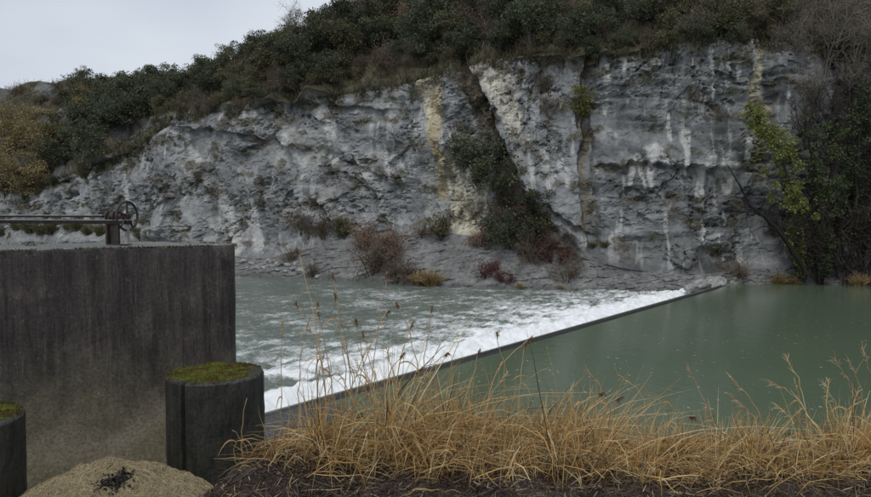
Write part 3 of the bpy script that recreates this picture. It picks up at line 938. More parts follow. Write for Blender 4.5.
for along, r_, w_ in ((0.315, 0.058, 0.03), (0.235, 0.05, 0.055), (0.185, 0.072, 0.02), (0.085, 0.045, 0.04)):
    p = wc_ + bd * along
    Vt, Ft = tube([p - bd * w_ / 2, p - bd * w_ * 0.42, p + bd * w_ * 0.42, p + bd * w_ / 2], [r_ * 0.86, r_, r_, r_ * 0.86], 16)
    link('collar', mesh_data('collar', Vt, Ft), M_RUST, gear)
for along in (0.28, 0.06):                          # bearings that carry the shaft on the lower beam
    p = wc_ + bd * along
    hgt = p[2] - (e1[2] + 0.0265)
    Vb, Fb = box((p[0], p[1], p[2] - hgt / 2), (0.035, 0.07, hgt), axb)
    link('bearing', mesh_data('bearing', Vb, Fb), M_RUST, gear)
hw = link('handwheel', None, None, gear) if False else None
wr = 14.2 / FPX * (go[1])
a = np.linspace(0, 2 * np.pi, 49)
rimp = wc_ + wr * (np.cos(a)[:, None] * bs + np.sin(a)[:, None] * A([0, 0, 1.0]))
Vt, Ft = tube(rimp, 0.0165, 8, False)
wheel = link('handwheel', mesh_data('handwheel', Vt, Ft, smooth=True), M_RUST, gear)
Vt, Ft = tube([wc_ - bd * 0.04, wc_ + bd * 0.04], 0.036, 12)
link('hub', mesh_data('hub', Vt, Ft), M_RUST, wheel)
for k in range(5):
    an = 0.35 + k * 2 * math.pi / 5
    dv = math.cos(an) * bs + math.sin(an) * A([0, 0, 1.0])
    Vt, Ft = tube([wc_ + dv * 0.03, wc_ + dv * wr * 0.5, wc_ + dv * (wr - 0.006)], [0.017, 0.0125, 0.0135], 6)
    link('spoke', mesh_data('spoke', Vt, Ft), M_RUST, wheel)
# support: H column with a dark web, foot plate
pl, prr = loc(108.5, 224)[:3], loc(128, 224)[:3]
hz = e1[2] - 0.0265
mid = (pl + prr) / 2; wid = np.linalg.norm((prr - pl)[:2])
def col_box(c_, d_): return box((c_[0], c_[1], hz / 2 + 0.006), (d_[0], d_[1], hz - 0.012), axb)
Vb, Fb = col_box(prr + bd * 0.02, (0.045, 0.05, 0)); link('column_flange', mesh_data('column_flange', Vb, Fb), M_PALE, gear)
Vb, Fb = col_box(pl - bd * 0.02, (0.03, 0.13, 0)); link('column_flange', mesh_data('column_flange', Vb, Fb), M_RUST, gear)
Vb, Fb = col_box(mid + bd * 0.055, (wid * 0.42, 0.03, 0)); link('column_web', mesh_data('column_web', Vb, Fb), M_RUST, gear)
Vb, Fb = box((mid[0], mid[1], 0.008), (wid * 0.9, 0.16, 0.012), axb); link('foot_plate', mesh_data('foot_plate', Vb, Fb), M_RUST, gear)
p = e1 + bd * 6.4
for off in (0.06, -0.06):
    Vb, Fb = box((p[0] + bd[0] * off, p[1] + bd[1] * off, hz / 2), (0.02, 0.1, hz), axb); link('column_flange', mesh_data('column_flange', Vb, Fb), M_STEEL, gear)
# lifting ring in the top of the wall
rc = at_z(31, 245.5, TOPZ)
ring = empty('lifting_ring', rc); tag(ring, 'small dark iron ring set in the wall top under the beams', 'ring')
a = np.linspace(-0.1, math.pi + 0.1, 17)
Vt, Ft = tube(np.stack([0.045 * np.cos(a), 0 * a, 0.045 * np.sin(a)], 1), 0.007, 6)
link('loop', mesh_data('loop', Vt, Ft), M_RUST, ring)
Vt, Ft = box((0, 0, 0.004), (0.13, 0.06, 0.008)); link('base_plate', mesh_data('base_plate', Vt, Ft), M_RUST, ring)

# ------------------------------------------------------------------ pale straw mound
mc = A([-2.98, 6.15]); MR = (1.2, 1.05); MH = 0.69
def zmound(x, y):
    q = ((x - mc[0]) / MR[0]) ** 2 + ((y - mc[1]) / MR[1]) ** 2
    return 1.46 + MH * np.clip(1 - q, 0, 1) ** 0.72 * (1 + 0.10 * fbm(x / 0.5, y / 0.5, 601, 3)) + 0.02 * fbm(x / 0.1, y / 0.1, 603, 3)
mound = empty('straw_mound', (mc[0], mc[1], 1.46)); tag(mound, 'pale rounded heap of flattened dry grass at the foot of the wall', 'mound')
MO = A([mc[0], mc[1], 1.46])
a = np.linspace(0, 2 * np.pi, 121); f = np.sqrt(np.linspace(0, 1, 60))
X = mc[0] + MR[0] * 1.0 * f[:, None] * np.cos(a); Y = mc[1] + MR[1] * f[:, None] * np.sin(a)
Z = zmound(X, Y)
q = fbm(X / 0.3, Y / 0.3, 607, 4)
Cb = A([0.34, 0.285, 0.18]) + q[..., None] * A([0.06, 0.05, 0.03])
link('heap', mesh_data('heap', (np.stack([X, Y, Z], 2) - MO).reshape(-1, 3), grid_faces(60, 121), Cb.reshape(-1, 3), smooth=True), M_STRAW, mound)
n = 46000
rr_ = np.sqrt(RNG.random(n)) * 0.985; aa = RNG.random(n) * 2 * np.pi
x0, y0 = mc[0] + MR[0] * rr_ * np.cos(aa), mc[1] + MR[1] * rr_ * np.sin(aa)
th = 2.0 + 1.6 * fbm(x0 / 0.4, y0 / 0.4, 611, 3) + RNG.normal(size=n) * 0.9
L = RNG.uniform(0.03, 0.12, n)
kq = np.linspace(0, 1, 4)
px_ = x0[:, None] + np.cos(th)[:, None] * L[:, None] * kq; py_ = y0[:, None] + np.sin(th)[:, None] * L[:, None] * kq
pz_ = zmound(px_, py_) + RNG.uniform(-0.003, 0.012, (n, 1)) + RNG.uniform(-0.2, 1.0, (n, 1)) * 0.022 * np.sin(kq * np.pi)
cc = A([0.46, 0.39, 0.26]) * RNG.uniform(0.65, 1.25, (n, 1)) * A([1, 0.98, 0.92])
Vm, Fm, Cm = ribbons(np.stack([px_, py_, pz_], 2), np.full((n, 4), 0.0015) * A([0.7, 1, 1, 0.5]), cc)
o = link('dry_grass', mesh_data('dry_grass', Vm - MO, Fm, Cm), M_STRAW, mound); tag(o, kind='stuff')
# charred scatter on the heap
bp = at_z(116, 487, 2.08)
n = 260
x0 = bp[0] + RNG.normal(size=n) * 0.06; y0 = bp[1] + RNG.normal(size=n) * 0.07
th = RNG.random(n) * 6.28; L = RNG.uniform(0.015, 0.06, n); kq = np.linspace(0, 1, 3)
px_ = x0[:, None] + np.cos(th)[:, None] * L[:, None] * kq; py_ = y0[:, None] + np.sin(th)[:, None] * L[:, None] * kq
pz_ = zmound(px_, py_) + RNG.uniform(0.006, 0.03, (n, 1)) + 0.012 * np.sin(kq * np.pi)
cc = A([0.014, 0.012, 0.011]) * RNG.uniform(0.5, 1.8, (n, 1))
Vm, Fm, Cm = ribbons(np.stack([px_, py_, pz_], 2), np.full((n, 3), 0.009) * A([0.7, 1, 0.6]), cc)
o = link('charred_scraps', mesh_data('charred_scraps', Vm - MO, Fm, Cm), M_MULCH, mound); tag(o, kind='stuff')

# ------------------------------------------------------------------ litter and reeds on the near bank
def zt(x, y): return zbank(x, y)
n = 60000
x0 = RNG.uniform(-2.6, 4.4, n); y0 = RNG.uniform(3.9, 6.2, n)
keep = RNG.random(n) < (0.7 + 0.3 * sstep(0.6, -0.6, x0))
keep &= x0 > -0.50 * y0 + 0.15 * RNG.normal(size=n) - 0.05
x0, y0 = x0[keep], y0[keep]; n = len(x0)
th = RNG.random(n) * 6.28; L = RNG.uniform(0.02, 0.11, n) * np.where(RNG.random(n) < 0.06, 2.5, 1); kq = np.linspace(0, 1, 4)
px_ = x0[:, None] + np.cos(th)[:, None] * L[:, None] * kq; py_ = y0[:, None] + np.sin(th)[:, None] * L[:, None] * kq
pz_ = zt(px_, py_) + RNG.uniform(0.0, 0.06, (n, 1)) + RNG.uniform(-0.5, 1, (n, 1)) * 0.05 * (kq[None] - 0.3)
w = RNG.random((n, 1))
cc = np.where(w < 0.70 - 0.25 * sstep(0.2, 1.5, x0)[:, None], A([0.045, 0.032, 0.025]), np.where(w < 0.9, A([0.10, 0.07, 0.045]), A([0.30, 0.235, 0.15]))) * RNG.uniform(0.5, 1.4, (n, 1))
Vm, Fm, Cm = ribbons(np.stack([px_, py_, pz_], 2), np.full((n, 4), 0.0026) * A([0.6, 1, 1, 0.4]), cc)
o = link('plant_litter', mesh_data('plant_litter', Vm, Fm, Cm), M_MULCH); tag(o, 'dark brown rotted plant litter covering the near bank', 'litter', kind='stuff')


def band_top(px):
    return np.interp(px, [255, 275, 300, 330, 360, 400, 440, 480, 520, 560, 600, 640, 680, 720, 760, 800, 840, 900],
                     [470, 420, 396, 386, 380, 378, 398, 416, 414, 406, 412, 430, 436, 430, 430, 436, 426, 415])


# dense dry reed leaves: a tangled mat, leaning leaves in tufts, broken stems
def reed_mass(n, kind):
    px0 = RNG.uniform(262, 900, n)
    y0 = RNG.uniform(4.75, 6.1, n) + 0.12 * RNG.normal(size=n)
    x0 = (px0 - CX) / FPX * y0
    z0 = zt(x0, y0)
    ybot = 476 + 12 * fbm(px0 / 50.0, px0 * 0, 705, 3) - 12 * sstep(440, 300, px0) + 8 * sstep(520, 700, px0)
    pyr = HOR + (CAM_Z - z0) / y0 * FPX
    keep = pyr < ybot + np.where(RNG.random(n) < 0.3, 26, 8) * RNG.normal(size=n)
    if kind == 'mat': keep &= fbm(x0 / 0.35, y0 / 0.3, 719, 3) + 0.3 * RNG.normal(size=n) > -0.25
    clump = fbm(x0 / 0.20, y0 / 0.28, 711, 3)
    if kind == 'tuft': keep &= clump + 0.25 * RNG.normal(size=n) > 0.0
    x0, y0, z0, px0, clump = x0[keep], y0[keep], z0[keep], px0[keep], clump[keep]; n = len(x0)
    full = np.clip(CAM_Z - (band_top(px0) - HOR) / FPX * y0 - z0, 0.10, 0.9)
    wig = np.clip(0.85 + 0.95 * fbm(px0 / 34.0, y0 * 0.8, 713, 3), 0.25, 1.5)
    dr = RNG.random(n) * 6.28
    K = 6; kq = np.linspace(0, 1, K)
    if kind == 'mat':
        L = RNG.uniform(0.15, 0.5, n); hgt = full * wig * RNG.uniform(0.05, 0.62, n)
        lift = hgt[:, None] * (0.55 + 1.4 * kq - 1.9 * kq ** 2 * RNG.uniform(0.4, 1.1, (n, 1)))
        out_ = L[:, None] * kq
        ux, uy = np.cos(dr), np.sin(dr) * 0.7
    elif kind == 'tuft':
        hgt = full * np.clip(wig + 0.05, 0.4, 1.35) * RNG.uniform(0.5, 1.25, n)
        lean = RNG.uniform(0.0, 0.75, n); bend = np.where(RNG.random(n) < 0.5, RNG.uniform(0.5, 1.5, n), RNG.uniform(0, 0.3, n))
        lift = hgt[:, None] * (kq * 1.2 - 0.55 * bend[:, None] * kq ** 2.4)
        out_ = hgt[:, None] * (lean[:, None] * kq + 0.6 * bend[:, None] * kq ** 2)
        ux, uy = np.cos(dr) + 0.35 + 0.8 * fbm(x0 / 0.5, y0 / 0.5, 717, 2), np.sin(dr) * 0.8
    elif kind == 'stem':
        hgt = full * RNG.uniform(0.8, 1.6, n); lean = RNG.uniform(-0.35, 0.5, n)
        lift = hgt[:, None] * (kq - 0.12 * kq ** 3); out_ = hgt[:, None] * lean[:, None] * (0.5 * kq + 0.5 * kq ** 2)
        ux, uy = 1 + 0 * dr, np.sin(dr) * 0.5
    else:                                           # broken: straight up, then a kink
        hgt = full * RNG.uniform(0.5, 1.15, n); k0 = RNG.uniform(0.3, 0.8, (n, 1)); an = RNG.uniform(-0.9, 0.35, (n, 1))
        lift = hgt[:, None] * (np.minimum(kq, k0) + np.maximum(kq - k0, 0) * an * 1.6)
        out_ = hgt[:, None] * (0.25 * kq + np.maximum(kq - k0, 0) * 1.5)
        ux, uy = np.cos(dr), np.sin(dr) * 0.7
    PP = np.stack([x0[:, None] + ux[:, None] * out_, y0[:, None] + uy[:, None] * out_, z0[:, None] + lift], 2)
    PP += RNG.normal(size=PP.shape) * 0.007
    PP[..., 2] = np.maximum(PP[..., 2], zt(PP[..., 0], PP[..., 1]) + 0.004)
    w = RNG.random((n, 1))
    cc = np.where(w < 0.36, A([0.58, 0.39, 0.155]), np.where(w < 0.62, A([0.40, 0.225, 0.075]), np.where(w < 0.86, A([0.66, 0.53, 0.30]), A([0.12, 0.075, 0.038]))))
    cc = cc * RNG.uniform(0.6, 1.15, (n, 1)) * (1 + 0.2 * clump[:, None])
    Wd = RNG.uniform(0.0014, 0.0042, (n, 1)) * (0.7 if kind == 'stem' else 1.0) * A([0.8, 1, 1, 0.9, 0.6, 0.2])
    return ribbons(PP, Wd, np.clip(cc, 0.01, 0.8))


Vm, Fm, Cm = cat([reed_mass(21000, 'mat'), reed_mass(19000, 'tuft'), reed_mass(2200, 'broken'), reed_mass(900, 'stem')])
o = link('dry_reed_bed', mesh_data('dry_reed_bed', Vm, Fm, Cm), M_STRAW)
tag(o, 'thick bed of straw-coloured dead reed leaves along the near bank', 'reeds', kind='stuff')

# tall reeds, one by one: tip pixel, foot pixel column, depth, seed head (0 none, 1 brown tuft, 2 pale plume), bow
REEDS = [
    (298, 247, 327, 5.4, 1, 0.05, 'L'), (332, 271, 345, 5.5, 1, 0.04, 'L'), (387, 272, 366, 5.6, 1, 0.03, 'L'), (296, 301, 322, 5.2, 1, 0.10, 'L'),
    (396, 301, 412, 5.4, 1, 0.10, 'L'), (389, 309, 350, 5.3, 1, 0.08, 'L'), (432, 305, 420, 5.7, 1, 0.02, 'L'), (413, 321, 400, 5.2, 1, 0.08, 'L'),
    (318, 300, 318, 5.6, 1, 0.02, 'L'), (335, 292, 352, 5.3, 1, 0.05, 'L'), (318, 310, 336, 5.2, 1, 0.03, 'L'), (356, 318, 362, 5.4, 1, 0.04, 'L'),
    (370, 345, 348, 5.1, 2, 0.08, 'L'), (340, 335, 350, 5.2, 2, 0.06, 'L'), (282, 322, 281, 5.8, 2, 0.01, 'P'), (302, 346, 300, 5.2, 2, 0.03, 'L'),
    (324, 352, 318, 5.3, 2, 0.04, 'L'), (363, 330, 372, 5.0, 1, 0.06, 'L'), (404, 352, 388, 5.3, 1, 0.1, 'L'), (448, 352, 420, 5.2, 1, 0.12, 'L'),
    (460, 340, 446, 5.6, 0, 0.05, 'L'), (430, 372, 398, 5.0, 2, 0.14, 'L'), (356, 362, 372, 5.1, 2, 0.1, 'L'), (385, 345, 392, 5.3, 2, 0.06, 'L'),
    (532, 336, 486, 5.3, 1, 0.14, 'M'), (497, 331, 500, 5.5, 1, 0.05, 'M'), (526, 341, 520, 5.6, 1, 0.03, 'M'), (480, 348, 470, 5.6, 1, 0.05, 'M'),
    (549, 368, 520, 5.2, 0, 0.16, 'M'), (466, 385, 455, 5.2, 2, 0.08, 'M'), (508, 372, 490, 5.1, 2, 0.1, 'M'), (586, 370, 596, 5.3, 2, 0.12, 'M'),
    (573, 388, 560, 5.2, 2, 0.08, 'M'), (617, 374, 640, 5.2, 2, 0.14, 'M'), (604, 392, 590, 5.0, 1, 0.16, 'M'), (622, 396, 604, 5.1, 1, 0.12, 'M'),
    (640, 384, 622, 5.3, 0, 0.15, 'M'), (662, 402, 648, 5.2, 0, 0.12, 'M'), (687, 366, 712, 5.4, 2, 0.06, 'R'), (696, 416, 660, 5.1, 1, 0.12, 'R'),
    (731, 377, 768, 5.3, 2, 0.08, 'R'), (727, 393, 752, 5.2, 2, 0.10, 'R'), (735, 402, 758, 5.1, 2, 0.10, 'R'), (769, 381, 812, 5.2, 2, 0.12, 'R'),
    (786, 355, 815, 5.5, 2, 0.05, 'R'), (794, 378, 800, 5.3, 2, 0.05, 'R'), (823, 384, 838, 5.2, 2, 0.08, 'R'), (829, 381, 846, 5.4, 2, 0.05, 'R'),
    (836, 360, 862, 5.4, 2, 0.07, 'R'), (848, 359, 868, 5.3, 2, 0.07, 'R'), (863, 349, 882, 5.5, 2, 0.05, 'R'), (858, 392, 856, 5.1, 2, 0.04, 'R'),
    (868, 398, 850, 5.2, 0, 0.1, 'R'), (648, 395, 668, 5.3, 0, 0.1, 'M'), (706, 405, 720, 5.0, 2, 0.07, 'R'), (776, 405, 792, 5.0, 2, 0.1, 'R'),
    (232, 430, 248, 5.6, 0, 0.05, 'T'), (247, 398, 243, 5.5, 0, 0.04, 'T'), (258, 440, 236, 5.3, 0, 0.1, 'T'),
]
LBL = {
    'L': ('tall dry reed of the left clump, standing against the grey river below the weir', 'tall reeds left of the weir line'),
    'M': ('dry reed bowing over the dark weir line and green water at mid bank', 'tall reeds in the middle of the bank'),
    'R': ('pale dry reed with thin plume standing against the green water at right', 'tall reeds at the right of the bank'),
    'P': ('lone thin pale reed between the mossy post and the left reed clump', None),
    'T': ('short broken reed stem leaning before the dark mossy post', 'reed stems in front of the post'),
}
ORD = ['first', 'second', 'third', 'fourth', 'fifth', 'sixth', 'seventh', 'eighth', 'ninth', 'tenth', 'eleventh', 'twelfth', 'thirteenth', 'fourteenth', 'fifteenth', 'sixteenth', 'seventeenth', 'eighteenth', 'nineteenth', 'twentieth', 'twenty-first', 'twenty-second', 'twenty-third', 'twenty-fourth', 'twenty-fifth', 'twenty-sixth']
ZN = {'L': 'in the left clump against the grey river', 'M': 'at mid bank before the weir line', 'R': 'against the green water at right', 'T': 'before the mossy post'}
HD = ('bare-tipped', 'brown-tufted', 'pale-plumed')
REEDS.sort()
zcount = {}
for (tx_, ty_, bx0, dep, head, bow, zone_) in REEDS:
    xb = (bx0 - CX) / FPX * dep
    foot = A([xb, dep, float(zbank(A([xb]), A([dep]))[0])])
    tip_ = at_y(tx_, ty_, dep + random.uniform(-0.25, 0.25))
    r = empty('reed', foot); lab, grp = LBL[zone_]
    k_ = zcount.get(zone_, 0); zcount[zone_] = k_ + 1
    if zone_ in ZN: lab = '%s dry reed, tip %s from the left %s' % (HD[head], ORD[k_], ZN[zone_])
    tag(r, lab, 'reed', grp)
    K = 12; kq = np.linspace(0, 1, K)
    d = tip_ - foot
    side = np.sign(d[0]) if abs(d[0]) > 0.02 else 1
    PP = kq[:, None] * d
    PP[:, 0] -= side * bow * np.sin(kq * np.pi) * 1.0
    PP[:, 2] += bow * 0.9 * np.sin(kq * np.pi)
    PP[1:-1] += RNG.normal(size=(K - 2, 3)) * 0.006
    Vt, Ft = tube(PP, np.linspace(0.0048, 0.0024, K), 4)
    base_c = A([0.56, 0.45, 0.27]) * random.uniform(0.75, 1.15) * A([1, random.uniform(0.9, 1.0), random.uniform(0.75, 1)])
    link('stalk', mesh_data('stalk', Vt, Ft, np.tile(base_c, (len(Vt), 1)), smooth=True), M_STRAW, r)
    for _ in range(random.choice((1, 2, 3))):
        k0 = random.uniform(0.25, 0.8); pos = A([np.interp(k0, kq, PP[:, j]) for j in range(3)])
        Ll = random.uniform(0.10, 0.28); an = random.uniform(0, 6.28); q = np.linspace(0, 1, 6)
        lp = pos + np.stack([np.cos(an) * Ll * q * 0.7, np.sin(an) * Ll * q * 0.5, Ll * (0.55 * q - random.uniform(0.6, 1.5) * q ** 2)], 1)
        Vm, Fm, Cm = ribbons(lp[None], A([[0.003, 0.0055, 0.006, 0.005, 0.003, 0.0006]]), (base_c * A([0.85, 0.68, 0.5]))[None])
        link('leaf', mesh_data('leaf', Vm, Fm, Cm), M_STRAW, r)
    if head:
        m_ = 44 if head == 1 else 22
        T_ = PP[-1] - PP[-3]; T_ /= np.linalg.norm(T_)
        st = PP[-1] - T_[None] * RNG.uniform(0, 0.05 if head == 1 else 0.16, (m_, 1))
        dv = (T_ * 0.5 + A([0, 0, -0.5]) if head == 1 else T_ * 0.9) + RNG.normal(size=(m_, 3)) * (0.45 if head == 1 else 0.32)
        q = np.linspace(0, 1, 4)
        LL = RNG.uniform(0.012, 0.034, (m_, 1, 1)) if head == 1 else RNG.uniform(0.03, 0.09, (m_, 1, 1))
        hp = st[:, None, :] + dv[:, None, :] * q[None, :, None] * LL
        hp[..., 2] -= 0.02 * q ** 2
        cc = (A([0.16, 0.085, 0.04]) if head == 1 else A([0.48, 0.37, 0.22])) * RNG.uniform(0.6, 1.3, (m_, 1))
        Vm, Fm, Cm = ribbons(hp, np.full((m_, 4), 0.0022 if head == 1 else 0.0022) * A([0.6, 1, 0.9, 0.2]), cc)
        link('seed_head', mesh_data('seed_head', Vm, Fm, Cm), M_STRAW, r)

# dark dead twig sticking out of the reeds
tw0, dep = at_y(400, 392, 6.0), 6.0
tw = empty('dead_twig', tw0); tag(tw, 'dark forked dead twig rising from the reeds in front of the weir', 'twig')
def pxline(pts): return A([at_y(x_, y_, dep) - tw0 for x_, y_ in pts])
for nm, pts, r0 in (('stem', [(396, 398), (404, 386), (412, 377), (420, 370), (432, 358), (441, 348), (446, 345)], 0.0075), ('branch', [(415, 375), (426, 366), (434, 364), (442, 367)], 0.004)):
    q = pxline(pts); Vt, Ft = tube(q, np.linspace(r0, 0.002, len(q)), 5, False)
    link(nm, mesh_data(nm, Vt, Ft, np.tile(A([0.025, 0.02, 0.017]), (len(Vt), 1))), M_BARK, tw)

# ------------------------------------------------------------------ plants of the far bank
def leaves(P, Dv, size, Cc, wide=0.5):
    """one rhombic leaf per point"""
    n = len(P)
    Dn = Dv / (np.linalg.norm(Dv, axis=1)[:, None] + 1e-9)
    S = np.cross(Dn, RNG.normal(size=(n, 3))); S /= np.linalg.norm(S, axis=1)[:, None] + 1e-9
    L = size[:, None]
    V = np.stack([P, P + Dn * L * 0.5 + S * L * wide * 0.5, P + Dn * L, P + Dn * L * 0.5 - S * L * wide * 0.5], 1).reshape(-1, 3)
    F = np.arange(n * 4).reshape(n, 4)
    return V, F, np.repeat(Cc, 4, axis=0)


def make_shrub(R, H, nclump, nleaf, leaf, cr, c0, c1, bark=(0.06, 0.05, 0.04), wide=0.55, spread=0.5, open_=0.0):
    """returns crown mesh and trunk mesh; R radius, H height, foot at origin"""
    dirs = RNG.normal(size=(nclump, 3)); dirs /= np.linalg.norm(dirs, axis=1)[:, None]
    rad = RNG.random(nclump) ** 0.45
    wob = 0.75 + 0.5 * RNG.random(nclump)
    ctr = dirs * rad[:, None] * A([R, R, H * 0.46]) * wob[:, None]
    ctr[:, 2] += H * 0.52
    ctr[:, 2] = np.maximum(ctr[:, 2], H * 0.12)
    Ps, Ds, Cs = [], [], []
    for c_ in ctr:
        m_ = int(nleaf * RNG.uniform(0.5, 1.4))
        u = RNG.normal(size=(m_, 3)); u /= np.linalg.norm(u, axis=1)[:, None]
        rr = cr * RNG.uniform(0.6, 1.35) * RNG.random((m_, 1)) ** 0.5
        Ps.append(c_ + u * rr * A([1.15, 1.15, 0.8])); Ds.append(u + RNG.normal(size=(m_, 3)) * 0.6 + A([0, 0, 0.35]))
        w = np.clip(RNG.random() * 0.7 + RNG.random((m_, 1)) * 0.45, 0, 1)
        Cs.append((A(c0) * (1 - w) + A(c1) * w) * RNG.uniform(0.75, 1.2, (m_, 1)))
    P = np.vstack(Ps); D_ = np.vstack(Ds); Cc = np.vstack(Cs)
    P[:, 2] = np.maximum(P[:, 2], 0.02)
    V, F_, C_ = leaves(P, D_, leaf * RNG.uniform(0.6, 1.4, len(P)), Cc, wide)
    crown = mesh_data('crown', V, F_, C_)
    parts = []
    q = np.linspace(0, 1, 6)
    tr = np.stack([0.12 * R * np.sin(q * 3), 0.1 * R * np.cos(q * 2.4) - 0.1 * R, -0.6 + (H * 0.6 + 0.6) * q], 1)
    parts.append(tube(tr, np.linspace(0.055 * H ** 0.8, 0.02 * H ** 0.8, 6), 6, False))
    for c_ in ctr[::2]:
        k0 = RNG.uniform(0.15, 0.7); s0 = A([np.interp(k0, q, tr[:, j]) for j in range(3)])
        md = (s0 + c_) / 2 + A([0, 0, 0.12 * H]) * RNG.uniform(-0.3, 1)
        parts.append(tube(A([s0, (s0 + md) / 2 + RNG.normal(size=3) * 0.03, md, c_]), [0.022 * H ** 0.8, 0.018 * H ** 0.8, 0.013 * H ** 0.8, 0.006], 4, False))
    Vt, Ft, _ = cat(parts)
    trunk = mesh_data('trunk', Vt, Ft, np.tile(A(bark), (len(Vt), 1)) * RNG.uniform(0.8, 1.2, (len(Vt), 1)))
    return crown, trunk


def make_bare(H, nst, k1, k2, spread, c0, c1, rmin=0.010, leafc=None, nleaf=0, droop=0.0):
    """leafless shrub or tree: stems, branches, twigs"""
    parts, cols, tips = [], [], []

    def limb(p0, d, L, r0, lev):
        K = 5; pts = [p0]
        dd = d / np.linalg.norm(d)
        for _ in range(K - 1):
            dd = dd + RNG.normal(size=3) * 0.10 + A([0, 0, 0.05 if lev < 2 else -droop]); dd /= np.linalg.norm(dd)
            pts.append(pts[-1] + dd * L / (K - 1))
        pts = A(pts)
        v = tube(pts, np.linspace(r0, max(r0 * 0.45, rmin * 0.6), K), 4 if lev < 2 else 3, False)
        parts.append(v); w = RNG.random(); cols.append(np.tile(A(c0) * (1 - w) + A(c1) * w, (len(v[0]), 1)))
        if lev == 2: tips.append(pts[-1]); tips.append(pts[2])
        if lev < 2:
            for _ in range(k1 if lev == 0 else k2):
                k0 = RNG.uniform(0.25, 1.0) * (K - 1); i_ = min(int(k0), K - 2)
                p = pts[i_] + (pts[i_ + 1] - pts[i_]) * (k0 - i_)
                nd = dd * 0.55 + RNG.normal(size=3) * 0.75 + A([0, 0, 0.25])
                limb(p, nd, L * RNG.uniform(0.38, 0.62), max(r0 * 0.5, rmin), lev + 1)
    for _ in range(nst):
        a_ = RNG.random() * 6.28; s_ = spread * RNG.random() ** 0.6
        limb(A([0.12 * math.cos(a_), 0.12 * math.sin(a_), -0.4]), A([math.cos(a_) * s_, math.sin(a_) * s_, 1.0]), H * RNG.uniform(0.55, 0.8), 0.016 * H ** 0.7 + 0.008, 0)
    V, F_, _ = cat(parts)
    wood = mesh_data('branches', V, F_, np.vstack(cols))
    lf = None
    if nleaf:
        t_ = A(tips); P = np.repeat(t_, nleaf, axis=0) + RNG.normal(size=(len(t_) * nleaf, 3)) * 0.16
        w = RNG.random((len(P), 1)); cc = (A(leafc[0]) * (1 - w) + A(leafc[1]) * w)
        V, F_, C_ = leaves(P, RNG.normal(size=P.shape), np.full(len(P), 0.09) * RNG.uniform(0.6, 1.4, len(P)), cc, 0.6)
        lf = mesh_data('crown', V, F_, C_)
    return lf, wood


def make_tussock(H, n, c0, c1, wd=0.02):
    a_ = RNG.random(n) * 6.28; rr = RNG.random(n) ** 0.6 * 0.28 * H
    q = np.linspace(0, 1, 5); L = H * RNG.uniform(0.5, 1.1, n); ln_ = RNG.uniform(0.1, 0.9, n)
    x_ = (np.cos(a_) * rr)[:, None] + (np.cos(a_) * L * ln_)[:, None] * (0.4 * q + 0.5 * q ** 2); y_ = (np.sin(a_) * rr)[:, None] + (np.sin(a_) * L * ln_)[:, None] * (0.4 * q + 0.5 * q ** 2)
    z_ = L[:, None] * (1.1 * q - (0.75 * ln_)[:, None] * q ** 2) - 0.05
    w = RNG.random((n, 1))
    V, F_, C_ = ribbons(np.stack([x_, y_, z_], 2), np.full((n, 5), wd) * A([0.7, 1, 0.9, 0.6, 0.15]), (A(c0) * (1 - w) + A(c1) * w))
    return mesh_data('blades', V, F_, C_)


KIND = {}
G_D = ((0.036, 0.047, 0.027), (0.098, 0.11, 0.06))
KIND['evergreen'] = [make_shrub(1.35 + 0.3 * k, 2.9, 34, 110, 0.17, 0.42, *G_D) for k in range(4)]
KIND['olive'] = [make_shrub(1.3, 2.2, 26, 95, 0.15, 0.40, (0.07, 0.07, 0.036), (0.14, 0.128, 0.066)) for k in range(3)]
KIND['brown'] = [make_bare(2.3, 9, 7, 6, 0.8, (0.075, 0.06, 0.048), (0.15, 0.115, 0.085), 0.013, ((0.10, 0.085, 0.05), (0.16, 0.12, 0.07)), 1) for k in range(3)]
KIND['russet'] = [make_bare(2.6, 9, 7, 6, 0.7, (0.10, 0.07, 0.055), (0.17, 0.12, 0.09), 0.012, ((0.27, 0.175, 0.12), (0.34, 0.235, 0.165)), 3) for k in range(2)]
KIND['yellow'] = [make_shrub(1.5, 3.6, 38, 95, 0.15, 0.42, (0.12, 0.105, 0.05), (0.26, 0.21, 0.10)) for k in range(3)]
KIND['lime'] = [make_shrub(0.9, 1.9, 18, 90, 0.13, 0.33, (0.10, 0.105, 0.03), (0.19, 0.185, 0.05)) for k in range(2)]
KIND['red'] = [make_bare(1.7, 10, 7, 6, 0.9, (0.065, 0.028, 0.028), (0.115, 0.05, 0.045), 0.011, ((0.12, 0.035, 0.035), (0.17, 0.06, 0.05)), 1) for k in range(2)]
KIND['pale_bare'] = [make_bare(4.6, 5, 9, 9, 0.5, (0.11, 0.098, 0.083), (0.21, 0.185, 0.15), 0.010, ((0.12, 0.10, 0.07), (0.17, 0.14, 0.09)), 1) for k in range(3)]
KIND['dark_bare'] = [make_bare(5.2, 5, 9, 7, 0.45, (0.025, 0.022, 0.02), (0.06, 0.05, 0.043), 0.015, ((0.04, 0.04, 0.025), (0.07, 0.065, 0.035)), 1) for k in range(3)]
KIND['dry_grass'] = [(make_tussock(0.75, 340, (0.44, 0.335, 0.17), (0.24, 0.17, 0.08)), None) for k in range(2)]
KIND['tan_grass'] = [(make_tussock(0.7, 200, (0.17, 0.15, 0.08), (0.10, 0.10, 0.05)), None) for k in range(2)]
